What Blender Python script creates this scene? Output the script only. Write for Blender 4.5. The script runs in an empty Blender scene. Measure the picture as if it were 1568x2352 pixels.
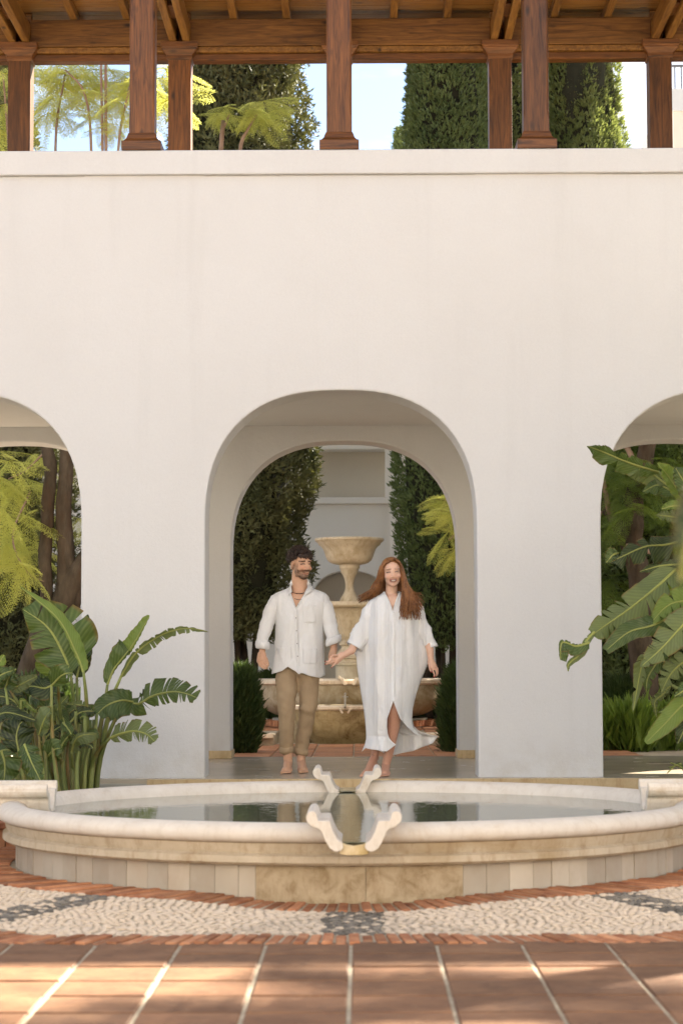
import bpy, bmesh, math, random
import numpy as np
from mathutils import Vector, Matrix, noise
random.seed(7); RNG = np.random.default_rng(7)
PI = math.pi
SC = bpy.context.scene
COL = SC.collection
R = math.radians

# ---------------------------------------------------------------- camera
FPX = 5000.0                      # focal length in units of a 1568 x 2352 picture
CAMH = 1.05
cd = bpy.data.cameras.new('camera'); cam = bpy.data.objects.new('camera', cd); COL.objects.link(cam)
cd.sensor_fit = 'VERTICAL'; cd.sensor_height = 36.0; cd.lens = FPX/2352*36.0
cd.clip_start = 0.1; cd.clip_end = 2000
CM = Matrix.Rotation(R(0.47), 4, 'Z') @ Matrix.Rotation(R(90+3.99), 4, 'X') @ Matrix.Rotation(R(-0.17), 4, 'Z')
cam.matrix_world = Matrix.Translation((0,0,CAMH)) @ CM
cd.dof.use_dof = True; cd.dof.focus_distance = 17.4; cd.dof.aperture_fstop = 4.5
SC.camera = cam
CR = CM.to_3x3()
def at(u, v, Y):
    d = CR @ Vector(((u-784)/FPX, -(v-1176)/FPX, -1.0))
    return Vector((0,0,CAMH)) + d*(Y/d.y)
def ground_at(u, v, z=0.0):
    d = CR @ Vector(((u-784)/FPX, -(v-1176)/FPX, -1.0))
    return Vector((0,0,CAMH)) + d*((z-CAMH)/d.z)
# ---------------------------------------------------------------- sky and sun
SUN_AZ, SUN_EL = R(46), R(31.5)
w = bpy.data.worlds.new('World'); SC.world = w; w.use_nodes = True
nt = w.node_tree; nt.nodes.clear()
out = nt.nodes.new('ShaderNodeOutputWorld'); bg = nt.nodes.new('ShaderNodeBackground')
sky = nt.nodes.new('ShaderNodeTexSky'); sky.sky_type = 'NISHITA'; sky.sun_disc = False
sky.sun_elevation = SUN_EL; sky.sun_rotation = SUN_AZ; sky.air_density = 0.62; sky.dust_density = 0.5; sky.ozone_density = 2.2
tc = nt.nodes.new('ShaderNodeTexCoord'); mp = nt.nodes.new('ShaderNodeMapping'); mp.inputs['Scale'].default_value = (1.0,1.0,3.6)
mp.inputs['Location'].default_value = (0.35,0.1,0.25)
nz = nt.nodes.new('ShaderNodeTexNoise'); nz.inputs['Scale'].default_value = 4.2; nz.inputs['Detail'].default_value = 6; nz.inputs['Roughness'].default_value = 0.55
rp = nt.nodes.new('ShaderNodeValToRGB'); rp.color_ramp.elements[0].color = (.12,.12,.12,1); rp.color_ramp.elements[0].position = 0.44; rp.color_ramp.elements[1].position = 0.60
mx = nt.nodes.new('ShaderNodeMix'); mx.data_type = 'RGBA'
CLOUD = (4.2, 4.0, 3.7, 1)
mx.inputs[7].default_value = CLOUD
nt.links.new(tc.outputs['Generated'], mp.inputs[0]); nt.links.new(mp.outputs[0], nz.inputs['Vector'])
nt.links.new(nz.outputs[0], rp.inputs[0]); nt.links.new(rp.outputs[0], mx.inputs[0])
nt.links.new(sky.outputs[0], mx.inputs[6]); nt.links.new(mx.outputs[2], bg.inputs[0]); nt.links.new(bg.outputs[0], out.inputs[0])
bg.inputs[1].default_value = 0.054
sl = bpy.data.lights.new('sun', 'SUN'); so = bpy.data.objects.new('sun', sl); COL.objects.link(so)
sl.energy = 4.8; sl.angle = R(0.6); sl.color = (1.0, 0.90, 0.74)
S = Vector((math.sin(SUN_AZ)*math.cos(SUN_EL), math.cos(SUN_AZ)*math.cos(SUN_EL), math.sin(SUN_EL)))
so.rotation_mode = 'QUATERNION'; so.rotation_quaternion = S.to_track_quat('Z', 'Y')
so.location = (10, 10, 20)
SC.view_settings.view_transform = 'Standard'; SC.view_settings.look = 'None'
SC.view_settings.gamma = 1.0; SC.view_settings.use_curve_mapping = False
SC.view_settings.exposure = 2.80
SC.render.engine = 'CYCLES'; SC.cycles.max_bounces = 8; SC.cycles.diffuse_bounces = 4
SC.cycles.caustics_reflective = False; SC.cycles.caustics_refractive = False

# ---------------------------------------------------------------- materials
def lin(r, g, b):
    f = lambda c: (c/255)/12.92 if c/255 <= .04045 else ((c/255+.055)/1.055)**2.4
    return (f(r), f(g), f(b), 1)
class NT:
    def __init__(s, name):
        s.m = bpy.data.materials.new(name); s.m.use_nodes = True; s.t = s.m.node_tree; s.t.nodes.clear()
        s.out = s.n('OutputMaterial'); s.b = s.n('BsdfPrincipled'); s.l(s.b.outputs[0], s.out.inputs[0])
    def n(s, k, **kw):
        x = s.t.nodes.new('ShaderNode'+k)
        for a, v in kw.items(): setattr(x, a, v)
        return x
    def l(s, a, b): s.t.links.new(a, b)
    def coord(s, kind='Object', scale=(1,1,1), rnd=0.0):
        c = s.n('TexCoord'); m = s.n('Mapping'); m.inputs['Scale'].default_value = scale; s.l(c.outputs[kind], m.inputs[0])
        if rnd:
            oi = s.n('ObjectInfo'); mu = s.n('Math', operation='MULTIPLY'); mu.inputs[1].default_value = rnd
            s.l(oi.outputs['Random'], mu.inputs[0]); s.l(mu.outputs[0], m.inputs['Location'])
        return m.outputs[0]
    def noise(s, vec, scale, detail=4, rough=.55, dist=0):
        x = s.n('TexNoise'); x.inputs['Scale'].default_value = scale; x.inputs['Detail'].default_value = detail
        x.inputs['Roughness'].default_value = rough; x.inputs['Distortion'].default_value = dist; s.l(vec, x.inputs['Vector']); return x.outputs[0]
    def ramp(s, fac, stops):
        x = s.n('ValToRGB'); e = x.color_ramp.elements
        while len(e) < len(stops): e.new(.5)
        for i, (p, c) in enumerate(stops): e[i].position = p; e[i].color = c if len(c) == 4 else (*c, 1)
        s.l(fac, x.inputs[0]); return x.outputs[0]
    def mix(s, fac, a, b, mode='MIX'):
        x = s.n('Mix', data_type='RGBA', blend_type=mode)
        for v, i in ((fac, 0), (a, 6), (b, 7)):
            if isinstance(v, (int, float)): x.inputs[i].default_value = v
            elif isinstance(v, tuple): x.inputs[i].default_value = v if len(v) == 4 else (*v, 1)
            else: s.l(v, x.inputs[i])
        return x.outputs[2]
    def bump(s, h, strength=.3, dist=.01):
        x = s.n('Bump'); x.inputs['Strength'].default_value = strength; x.inputs['Distance'].default_value = dist
        s.l(h, x.inputs['Height']); s.l(x.outputs[0], s.b.inputs['Normal']); return x.outputs[0]
    def rnd_tone(s, col, lo=.85, hi=1.12):
        oi = s.n('ObjectInfo'); mr = s.n('MapRange'); mr.inputs[3].default_value = lo; mr.inputs[4].default_value = hi
        s.l(oi.outputs['Random'], mr.inputs[0]); c = s.n('CombineColor')
        for i in range(3): s.l(mr.outputs[0], c.inputs[i])
        return s.mix(1.0, col, c.outputs[0], 'MULTIPLY')
def mat_noise(name, c1, c2, scale=3, rough=.8, bs=40, bstr=.25, bdist=.005, stretch=(1,1,1), tone=None, spec=.3, c3=None, s3=.6, rnd=0):
    m = NT(name); v = m.coord(scale=stretch, rnd=rnd)
    f = m.noise(v, scale, 5)
    col = m.ramp(f, [(.3, c1), (.7, c2)])
    if c3: col = m.mix(m.ramp(m.noise(v, s3, 6, .65), [(.5, (0,0,0)), (.68, (1,1,1))]), col, c3)
    if tone: col = m.rnd_tone(col, *tone)
    m.l(col, m.b.inputs['Base Color']); m.b.inputs['Roughness'].default_value = rough; m.b.inputs['Specular IOR Level'].default_value = spec
    m.bump(m.noise(v, bs, 4), bstr, bdist); return m.m
def mat_wood(name, axis, c1, c2, tone=(.8,1.15)):
    st = [9, 9, 9]; st[axis] = .7
    m = NT(name); v = m.coord(scale=tuple(st), rnd=9.0)
    g = m.noise(v, 3.0, 8, .6, 1.2)
    col = m.ramp(g, [(.28, c1), (.5, tuple((a+b)/2 for a, b in zip(c1, c2))), (.72, c2)])
    st2 = [5, 5, 5]; st2[axis] = 2.2
    k = m.coord(scale=tuple(st2), rnd=5.0)
    vo = m.n('TexVoronoi'); vo.inputs['Scale'].default_value = 1.3; m.l(k, vo.inputs['Vector'])
    col = m.mix(m.ramp(vo.outputs[0], [(.05, (1,1,1)), (.17, (0,0,0))]), col, (.018,.008,.004,1))
    fine = m.noise(m.coord(scale=tuple(4*s for s in st)), 3, 4)
    col = m.mix(.35, col, m.ramp(fine, [(.3, (.35,.3,.28)), (.6, (1,1,1))]), 'MULTIPLY')
    col = m.rnd_tone(col, *tone)
    m.l(col, m.b.inputs['Base Color']); m.b.inputs['Roughness'].default_value = .42; m.b.inputs['Specular IOR Level'].default_value = .4
    m.bump(g, .35, .004); return m.m
def mat_leaf(name, c1, c2, trans, tamt=.35, rough=.45, veins=False, scale=4, tone=(.75,1.25), vein_scale=95):
    m = NT(name); v = m.coord(scale=(1,1,1), rnd=3.0)
    col = m.ramp(m.noise(v, scale, 4), [(.3, c1), (.7, c2)])
    if veins:
        uv = m.n('TexCoord'); sp = m.n('SeparateXYZ'); m.l(uv.outputs['UV'], sp.inputs[0])
        ab = m.n('Math', operation='ABSOLUTE'); m.l(sp.outputs[0], ab.inputs[0])
        sl_ = m.n('Math', operation='MULTIPLY_ADD'); sl_.inputs[1].default_value = -.10; m.l(ab.outputs[0], sl_.inputs[0]); m.l(sp.outputs[1], sl_.inputs[2])
        mu = m.n('Math', operation='MULTIPLY'); mu.inputs[1].default_value = vein_scale*2; m.l(sl_.outputs[0], mu.inputs[0])
        si = m.n('Math', operation='SINE'); m.l(mu.outputs[0], si.inputs[0])
        nn = m.noise(v, 18, 3); ad = m.n('Math', operation='MULTIPLY_ADD'); ad.inputs[1].default_value = .35; m.l(si.outputs[0], ad.inputs[0]); m.l(nn, ad.inputs[2])
        col = m.mix(m.ramp(ad.outputs[0], [(.35, (0,0,0)), (.95, (1,1,1))]), col, m.mix(.22, col, (.30,.36,.12,1)))
        rib = m.ramp(ab.outputs[0], [(.02, (1,1,1)), (.045, (0,0,0))])
        col = m.mix(rib, col, (.34,.36,.10,1))
        edge = m.ramp(ab.outputs[0], [(.88, (0,0,0)), (.99, (1,1,1))])
        e2 = m.mix(1.0, edge, m.ramp(m.noise(v, 9, 3), [(.42, (0,0,0)), (.55, (1,1,1))]), 'MULTIPLY')
        col = m.mix(e2, col, (.16,.09,.03,1))
        m.bump(ad.outputs[0], .35, .004)
    if tone: col = m.rnd_tone(col, *tone)
    m.l(col, m.b.inputs['Base Color']); m.b.inputs['Roughness'].default_value = rough
    m.b.inputs['Specular IOR Level'].default_value = .35
    if veins: m.l(m.ramp(m.noise(v, 6, 5, .7), [(.35, (rough*.8,)*3), (.65, (min(1, rough*1.9),)*3)]), m.b.inputs['Roughness'])
    tr = m.n('BsdfTranslucent'); tr.inputs[0].default_value = (*trans, 1); mxs = m.n('MixShader'); mxs.inputs[0].default_value = tamt
    m.l(m.b.outputs[0], mxs.inputs[1]); m.l(tr.outputs[0], mxs.inputs[2]); m.l(mxs.outputs[0], m.out.inputs[0])
    return m.m
M = {}
def stucco(name, c, c2):
    m = NT(name); v = m.coord()
    col = m.mix(m.ramp(m.noise(v, .7, 6, .6), [(.35, (0,0,0)), (.75, (1,1,1))]), c, c2)
    st = m.coord(scale=(3.2, 3.2, .25))
    col = m.mix(m.ramp(m.noise(st, 1.5, 5, .6), [(.55, (0,0,0)), (.8, (.35,.35,.35))]), col, tuple(.9*x for x in c2[:3])+(1,))
    sz = m.n('SeparateXYZ'); tcn = m.n('TexCoord'); m.l(tcn.outputs['Object'], sz.inputs[0])
    low = m.n('MapRange'); low.inputs[1].default_value = .17; low.inputs[2].default_value = .55; low.inputs[3].default_value = 1; low.inputs[4].default_value = 0
    m.l(sz.outputs[2], low.inputs[0])
    dirt = m.mix(1.0, low.outputs[0], m.ramp(m.noise(v, 5, 6, .7), [(.42, (0,0,0)), (.75, (.5,.5,.5))]), 'MULTIPLY')
    col = m.mix(dirt, col, (.46,.41,.33,1))
    m.l(col, m.b.inputs['Base Color']); m.b.inputs['Roughness'].default_value = .92; m.b.inputs['Specular IOR Level'].default_value = .15
    col = m.mix(.10, col, m.ramp(m.noise(v, 55, 6, .8), [(.36, (.62,.62,.62)), (.60, (1.0,1.0,1.0))]), 'MULTIPLY'); m.l(col, m.b.inputs['Base Color'])
    a = m.noise(v, 90, 4, .7); b = m.noise(v, 7, 6, .65)
    ad = m.n('Math', operation='MULTIPLY_ADD'); ad.inputs[1].default_value = 3.0; m.l(b, ad.inputs[0]); m.l(a, ad.inputs[2])
    m.bump(ad.outputs[0], .42, .0045); return m.m
M['stucco'] = stucco('white_stucco', (.645,.645,.640,1), (.61,.605,.595,1))
M['stucco_far'] = mat_noise('grey_white_stucco', (.88,.84,.79,1), (.91,.87,.82,1), .8, .9, 60, .3)
M['stucco_tan'] = mat_noise('tan_plaster', (.70,.63,.53,1), (.76,.69,.59,1), 1.5, .9, 60, .3)
M['void'] = mat_noise('dark_interior_plaster', (.22,.18,.13,1), (.26,.22,.16,1), 1.5, .9, 60, .3)
WD1, WD2 = (.036,.012,.003), (.215,.078,.017)
for k, ax in (('x',0),('y',1),('z',2)): M['wood_'+k] = mat_wood('varnished_pine_'+k, ax, WD1, WD2, (.8,1.2))
M['wood_board'] = mat_wood('ceiling_pine', 0, (.11,.038,.007), (.33,.155,.035), (.7,1.2))
M['wood_beam'] = mat_wood('beam_pine', 0, (.06,.020,.004), (.27,.120,.026), (.85,1.15))
M['wood_joist'] = mat_wood('joist_pine', 1, (.10,.034,.007), (.33,.16,.036), (.85,1.15))
M['wood_door'] = mat_wood('door_pine', 2, (.22,.09,.03), (.42,.2,.07))
M['roof'] = mat_noise('roof_clay', (.30,.12,.06,1), (.42,.2,.11,1), 3, .9, 30, .4)
def limestone(name, a, b, stain, rough=.75, amt=(.5,.68), ss=1.6, streak=.5):
    m = NT(name); v = m.coord()
    col = m.ramp(m.noise(v, 6, 6, .65), [(.3, a), (.7, b)])
    col = m.mix(m.ramp(m.noise(v, ss, 7, .7, .6), [(amt[0], (0,0,0)), (amt[1], (1,1,1))]), col, stain)
    col = m.mix(streak, col, m.ramp(m.noise(m.coord(scale=(1,1,.25)), 28, 5, .7), [(.32, (.62,.52,.4)), (.5, (1,1,1))]), 'MULTIPLY')
    m.l(col, m.b.inputs['Base Color']); m.b.inputs['Roughness'].default_value = rough; m.b.inputs['Specular IOR Level'].default_value = .3
    m.bump(m.noise(v, 90, 5, .7), .45, .004); return m.m
M['rim'] = limestone('pool_rim_limestone', (.60,.53,.45,1), (.70,.635,.55,1), (.52,.41,.29,1), .85, (.55,.78), 1.8, .22)
M['moulding'] = limestone('pool_moulding_stone', (.42,.34,.235,1), (.52,.435,.32,1), (.36,.27,.16,1), .8)
M['inner'] = limestone('pool_inner_stained_stone', (.58,.45,.25,1), (.70,.57,.37,1), (.46,.32,.12,1), .6, (.42,.6), 3)
M['panel'] = mat_noise('pool_base_panel', (.36,.30,.225,1), (.48,.42,.335,1), 2.5, .6, 50, .2, .002, (1,1,.6), (.84,1.1), .4, (.38,.31,.23,1), 4, rnd=5)
M['travertine'] = limestone('stained_travertine', (.36,.28,.175,1), (.44,.35,.235,1), (.24,.17,.09,1), .85, (.46,.7), 11)
M['trough'] = limestone('trough_limestone', (.62,.55,.47,1), (.72,.655,.57,1), (.52,.41,.29,1), .85, (.5,.72), 6, .3)
M['fountain'] = limestone('weathered_fountain_stone', (.54,.44,.295,1), (.70,.61,.465,1), (.36,.26,.14,1), .7, (.52,.72), 2.2)
M['fountain_pale'] = limestone('fountain_rim_stone', (.66,.55,.42,1), (.76,.66,.53,1), (.50,.33,.20,1), .7, (.5,.7), 3)
M['basin'] = limestone('basin_stained_stone', (.36,.30,.20,1), (.50,.43,.32,1), (.24,.17,.08,1), .8, (.44,.64), 2.6)
M['basin_wet'] = limestone('small_basin_wet_stone', (.36,.27,.13,1), (.48,.37,.20,1), (.20,.13,.05,1), .6, (.44,.64), 4)
M['grout'] = mat_noise('mortar', (.33,.27,.19,1), (.50,.42,.31,1), 12, .95, 80, .5)
def tile_mat(name, a, b, c, tone):
    m = NT(name); v = m.coord(rnd=11.0); vs = m.coord(scale=(1.0,1.0,1), rnd=7.0)
    col = m.ramp(m.noise(v, 5, 6, .6), [(.3, a), (.7, b)])
    col = m.mix(m.ramp(m.noise(vs, 9, 8, .75, .5), [(.45, (0,0,0)), (.68, (.85,.85,.85))]), col, c)
    col = m.mix(m.ramp(m.noise(vs, 26, 6, .75), [(.60, (0,0,0)), (.72, (.75,.75,.75))]), col, (.38,.26,.15,1))
    col = m.rnd_tone(col, *tone)
    m.l(col, m.b.inputs['Base Color']); m.b.inputs['Roughness'].default_value = .62; m.b.inputs['Specular IOR Level'].default_value = .3
    m.bump(m.noise(v, 22, 8, .75), .8, .008); return m.m
M['tile'] = tile_mat('terracotta_tile', (.175,.080,.037,1), (.265,.135,.066,1), (.12,.055,.027,1), (.75,1.2))
M['tile_far'] = tile_mat('courtyard_clay_tile', (.34,.15,.075,1), (.46,.23,.12,1), (.24,.10,.05,1), (.75,1.2))
M['brick'] = mat_noise('clay_brick', (.34,.13,.06,1), (.50,.25,.13,1), 9, .85, 60, .6, .004, (1,1,1), (.65,1.3), .2, (.22,.08,.04,1), 5, rnd=8)
M['pebble_white'] = mat_noise('white_pebble', (.50,.395,.29,1), (.61,.50,.385,1), 20, .9, 60, .2, .002, (1,1,1), (.78,1.12), .35, rnd=8)
M['pebble_dark'] = mat_noise('dark_pebble', (.06,.055,.05,1), (.20,.17,.13,1), 20, .5, 60, .2, .002, (1,1,1), (.6,1.6), .4, rnd=8)
M['soil'] = mat_noise('garden_soil', (.05,.035,.02,1), (.10,.07,.04,1), 5, .95, 30, .8)
M['gravel'] = mat_noise('pale_bounce_gravel', (.42,.36,.28,1), (.52,.46,.37,1), 20, .95, 60, .8)  # garden ground made pale so it bounces light into the rear court
M['slab_edge'] = limestone('tan_step_stone', (.50,.37,.20,1), (.58,.45,.27,1), (.44,.31,.17,1), .7, (.5,.7), 3)
M['plinth'] = mat_noise('grey_concrete_plinth', (.34,.32,.27,1), (.42,.40,.34,1), 4, .9, 60, .4)
m = NT('polished_floor_stone'); v = m.coord()
m.l(m.ramp(m.noise(v, 1.6, 6, .6), [(.3, (.40,.34,.26)), (.7, (.47,.41,.32))]), m.b.inputs['Base Color'])
m.l(m.ramp(m.noise(v, 3, 5), [(.3, (.2,.2,.2)), (.7, (.28,.28,.28))]), m.b.inputs['Roughness']); m.b.inputs['Specular IOR Level'].default_value = .65
M['floor'] = m.m
m = NT('pool_water'); v = m.coord(scale=(1,.8,1))
m.b.inputs['Base Color'].default_value = (.145,.15,.10,1); m.b.inputs['Roughness'].default_value = .02; m.b.inputs['IOR'].default_value = 1.38
m.bump(m.noise(v, 14, 2, .5), .045, .02); M['water'] = m.m
M['metal'] = mat_noise('dull_brass', (.30,.26,.2,1), (.4,.36,.3,1), 20, .35, 50, .1, spec=.6); 
M['iron'] = mat_noise('grey_painted_iron', (.10,.10,.11,1), (.14,.14,.15,1), 20, .5, 50, .1)
M['bark'] = mat_noise('rough_bark', (.03,.023,.015,1), (.095,.072,.052,1), 9, .95, 30, 1.0, .02, (1,1,.35), None, .2, (.06,.035,.02,1), 3)
M['stem'] = mat_noise('thin_stem_bark', (.20,.13,.09,1), (.30,.21,.15,1), 9, .8, 30, .4)
M['cypress'] = mat_leaf('cypress_green', (.065,.10,.034,1), (.15,.20,.07,1), (.16,.20,.05), .22, .6, scale=2.2, tone=None)
M['cypress_brown'] = mat_leaf('cypress_olive', (.070,.085,.032,1), (.17,.17,.07,1), (.12,.12,.03), .14, .65, scale=1.6, tone=None)
M['cypress_light'] = mat_leaf('cypress_fresh_green', (.10,.14,.045,1), (.24,.28,.10,1), (.26,.30,.07), .25, .6, scale=2.0, tone=None)
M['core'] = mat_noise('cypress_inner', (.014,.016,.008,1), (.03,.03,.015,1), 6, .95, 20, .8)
M['shrub'] = mat_leaf('shrub_green', (.025,.05,.014,1), (.07,.105,.03,1), (.08,.12,.02), .2, .6, scale=5, tone=None)
M['fern'] = mat_leaf('fern_green', (.10,.17,.03,1), (.20,.28,.05,1), (.25,.36,.04), .35, .5, scale=4, tone=None)
M['jaca'] = mat_leaf('feathery_yellow_green', (.22,.25,.055,1), (.44,.44,.11,1), (.85,.84,.20), .5, .5, scale=1.2)
M['jaca_dark'] = mat_leaf('feathery_deep_green', (.05,.09,.018,1), (.11,.16,.03,1), (.25,.33,.04), .4, .5, scale=1.2)
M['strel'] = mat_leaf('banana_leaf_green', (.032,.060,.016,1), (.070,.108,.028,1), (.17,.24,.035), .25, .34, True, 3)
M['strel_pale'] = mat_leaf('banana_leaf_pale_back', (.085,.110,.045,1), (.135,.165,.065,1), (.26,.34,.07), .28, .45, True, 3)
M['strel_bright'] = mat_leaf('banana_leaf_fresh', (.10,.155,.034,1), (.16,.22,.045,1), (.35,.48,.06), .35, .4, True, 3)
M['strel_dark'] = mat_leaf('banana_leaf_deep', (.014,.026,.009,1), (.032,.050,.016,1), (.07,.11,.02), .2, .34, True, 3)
M['stalk'] = mat_noise('leaf_stalk', (.13,.17,.045,1), (.24,.27,.08,1), 6, .5, 40, .3, .003, (4,4,.6), (.7,1.2), .35, (.20,.10,.03,1), 2.2, rnd=5)

# ---------------------------------------------------------------- helpers
def link(o, parent=None):
    COL.objects.link(o)
    if parent is not None: o.parent = parent
    return o
def tag(o, label=None, cat=None, group=None, kind=None):
    for k, v in (('label', label), ('category', cat), ('group', group), ('kind', kind)):
        if v: o[k] = v
    return o
def thing(name, label, cat, loc=(0,0,0), group=None):
    o = bpy.data.objects.new(name, None); o.location = loc; o.empty_display_size = .2
    link(o); return tag(o, label, cat, group)
def wloc(o):
    v = Vector((0,0,0))
    while o is not None: v += o.location; o = o.parent
    return v
class MB:
    def __init__(s): s.v = []; s.f = []; s.uv = None; s.mi = []
    def add(s, v, f, mi=0):
        b = len(s.v); s.v += [tuple(p) for p in v]; s.f += [tuple(b+i for i in q) for q in f]; s.mi += [mi]*len(f); return s
    def box(s, x0, x1, y0, y1, z0, z1, mi=0):
        v = [(x, y, z) for z in (z0, z1) for y in (y0, y1) for x in (x0, x1)]
        return s.add(v, [(0,2,3,1),(4,5,7,6),(0,1,5,4),(2,6,7,3),(0,4,6,2),(1,3,7,5)], mi)
    def tube(s, pts, rad, n=10, cap=True, squash=None, mi=0):
        pts = [Vector(p) for p in pts]; rad = rad if isinstance(rad, (list, tuple)) else [rad]*len(pts)
        t0 = (pts[1]-pts[0]).normalized(); up = Vector((0,0,1)) if abs(t0.z) < .9 else Vector((0,1,0))
        a = t0.cross(up).normalized(); v = []
        for i, p in enumerate(pts):
            t = (pts[min(i+1, len(pts)-1)]-pts[max(i-1, 0)]).normalized()
            a = (a - t*a.dot(t)).normalized(); b = t.cross(a)
            for k in range(n):
                an = 2*PI*k/n; v.append(p + (a*math.cos(an) + b*math.sin(an)*(squash or 1))*rad[i])
        f = [(i*n+k, i*n+(k+1)%n, (i+1)*n+(k+1)%n, (i+1)*n+k) for i in range(len(pts)-1) for k in range(n)]
        if cap: f += [tuple(range(n-1, -1, -1)), tuple((len(pts)-1)*n+k for k in range(n))]
        return s.add(v, f, mi)
    def lathe(s, prof, c=(0,0,0), n=64, a0=0, a1=2*PI, mi=0, lobe=None):
        full = abs(a1-a0-2*PI) < 1e-6; m = n if full else n+1; v = []
        for (r, z) in prof:
            for k in range(m):
                a = a0+(a1-a0)*k/n; rr = r*(lobe(a, z) if lobe else 1)
                v.append((c[0]+rr*math.cos(a), c[1]+rr*math.sin(a), c[2]+z))
        f = []
        for i in range(len(prof)-1):
            for k in range(n):
                k2 = (k+1) % m
                f.append((i*m+k, i*m+k2, (i+1)*m+k2, (i+1)*m+k))
        return s.add(v, f, mi)
    def prism(s, poly, axis, a0, a1, mi=0):
        """poly of (p,q); extruded along axis 0 or 1; p is the other horizontal axis, q is z"""
        n = len(poly); mk = (lambda p, q, a: (a, p, q)) if axis == 0 else (lambda p, q, a: (p, a, q))
        v = [mk(p, q, a0) for p, q in poly]+[mk(p, q, a1) for p, q in poly]
        f = [tuple(range(n)), tuple(range(2*n-1, n-1, -1))]+[(i, n+i, n+(i+1)%n, (i+1)%n) for i in range(n)]
        return s.add(v, f, mi)
    def ell(s, c, r, nu=12, nv=8, mi=0, rot=None):
        v = []
        for j in range(nv+1):
            ph = -PI/2+PI*j/nv
            for i in range(nu):
                th = 2*PI*i/nu; p = Vector((r[0]*math.cos(ph)*math.cos(th), r[1]*math.cos(ph)*math.sin(th), r[2]*math.sin(ph)))
                if rot: p = rot @ p
                v.append(Vector(c)+p)
        f = [(j*nu+i, j*nu+(i+1)%nu, (j+1)*nu+(i+1)%nu, (j+1)*nu+i) for j in range(nv) for i in range(nu)]
        return s.add(v, f, mi)
    def build(s, name, mat, parent=None, smooth=False, bevel=0, uvs=None, weld=False, fixn=True, angle=None):
        off = wloc(parent) if parent is not None else Vector((0,0,0))
        me = bpy.data.meshes.new(name); me.from_pydata([(x-off.x, y-off.y, z-off.z) for x, y, z in s.v], [], s.f)
        for m_ in (mat if isinstance(mat, (list, tuple)) else [mat]): me.materials.append(m_)
        if any(s.mi): me.polygons.foreach_set('material_index', s.mi)
        if weld or fixn:
            bm = bmesh.new(); bm.from_mesh(me)
            if weld: bmesh.ops.remove_doubles(bm, verts=bm.verts, dist=1e-5)
            if fixn: bmesh.ops.recalc_face_normals(bm, faces=bm.faces)
            bm.to_mesh(me); bm.free()
        if uvs is not None:
            l = me.uv_layers.new(name='uv'); vi = np.zeros(len(me.loops), dtype=np.int32); me.loops.foreach_get('vertex_index', vi)
            l.data.foreach_set('uv', np.asarray(uvs, dtype=np.float32)[vi].ravel())
        if smooth: me.polygons.foreach_set('use_smooth', [True]*len(me.polygons))
        o = bpy.data.objects.new(name, me); link(o, parent)
        if smooth and angle:
            me.set_sharp_from_angle(angle=R(angle))
        if bevel:
            b = o.modifiers.new('bevel', 'BEVEL'); b.width = bevel; b.segments = 2; b.limit_method = 'ANGLE'; b.angle_limit = R(40)
        me.update(); return o
def np_mesh(name, V, F, mat, parent=None, smooth=False):
    """V (n,3), F (m,k) all same k"""
    off = wloc(parent) if parent is not None else Vector((0,0,0))
    V = np.asarray(V, dtype=np.float64)-np.array(off); F = np.asarray(F, dtype=np.int32); k = F.shape[1]
    me = bpy.data.meshes.new(name); me.vertices.add(len(V)); me.vertices.foreach_set('co', V.astype(np.float32).ravel())
    me.loops.add(F.size); me.loops.foreach_set('vertex_index', F.ravel())
    me.polygons.add(len(F)); me.polygons.foreach_set('loop_start', np.arange(0, F.size, k, dtype=np.int32))
    try: me.polygons.foreach_set('loop_total', np.full(len(F), k, dtype=np.int32))
    except Exception: pass
    me.update(calc_edges=True); me.validate()
    me.materials.append(mat)
    if smooth: me.polygons.foreach_set('use_smooth', [True]*len(F))
    o = bpy.data.objects.new(name, me); return link(o, parent)
def dup(o, parent=None, delta=None):
    c = o.copy(); COL.objects.link(c); c.parent = parent
    for ch in list(o.children): dup(ch, c)
    if delta is not None: c.location = Vector(o.location)+Vector(delta)
    return c
def smooth_path(pts, n=16):
    """Catmull-Rom through points"""
    pts = [Vector(p) for p in pts]
    if len(pts) == 2: return [pts[0].lerp(pts[1], i/(n-1)) for i in range(n)]
    P = [pts[0]*2-pts[1]]+pts+[pts[-1]*2-pts[-2]]; segs = len(pts)-1; out = []
    for i in range(n):
        t = i/(n-1)*segs; k = min(int(t), segs-1); u = t-k; a, b, c, d = P[k:k+4]
        out.append(.5*((2*b)+(c-a)*u+(2*a-5*b+4*c-d)*u*u+(3*b-a-3*c+d)*u**3))
    return out
# ================================================================ the courtyard ground
FZ = 0.17                                   # level of the arcade floor and of the garden behind
XC = at(784, 1783, 17.0).x                  # centre of the middle arch
WY, WT = 17.0, 0.47                         # front wall: face and thickness
RY, RT = 20.4, 0.42                         # rear wall
PXC, PYC = -0.05, 11.4                      # pool centre
g = MB(); g.box(-60, 60, -12, 16.8, -.5, -.007); o = g.build('courtyard_ground', M['grout']); tag(o, kind='structure')
g = MB(); g.box(-80, 80, 20.82, 400, -.4, FZ-.03); o = g.build('garden_ground', M['gravel']); tag(o, kind='structure')
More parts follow.
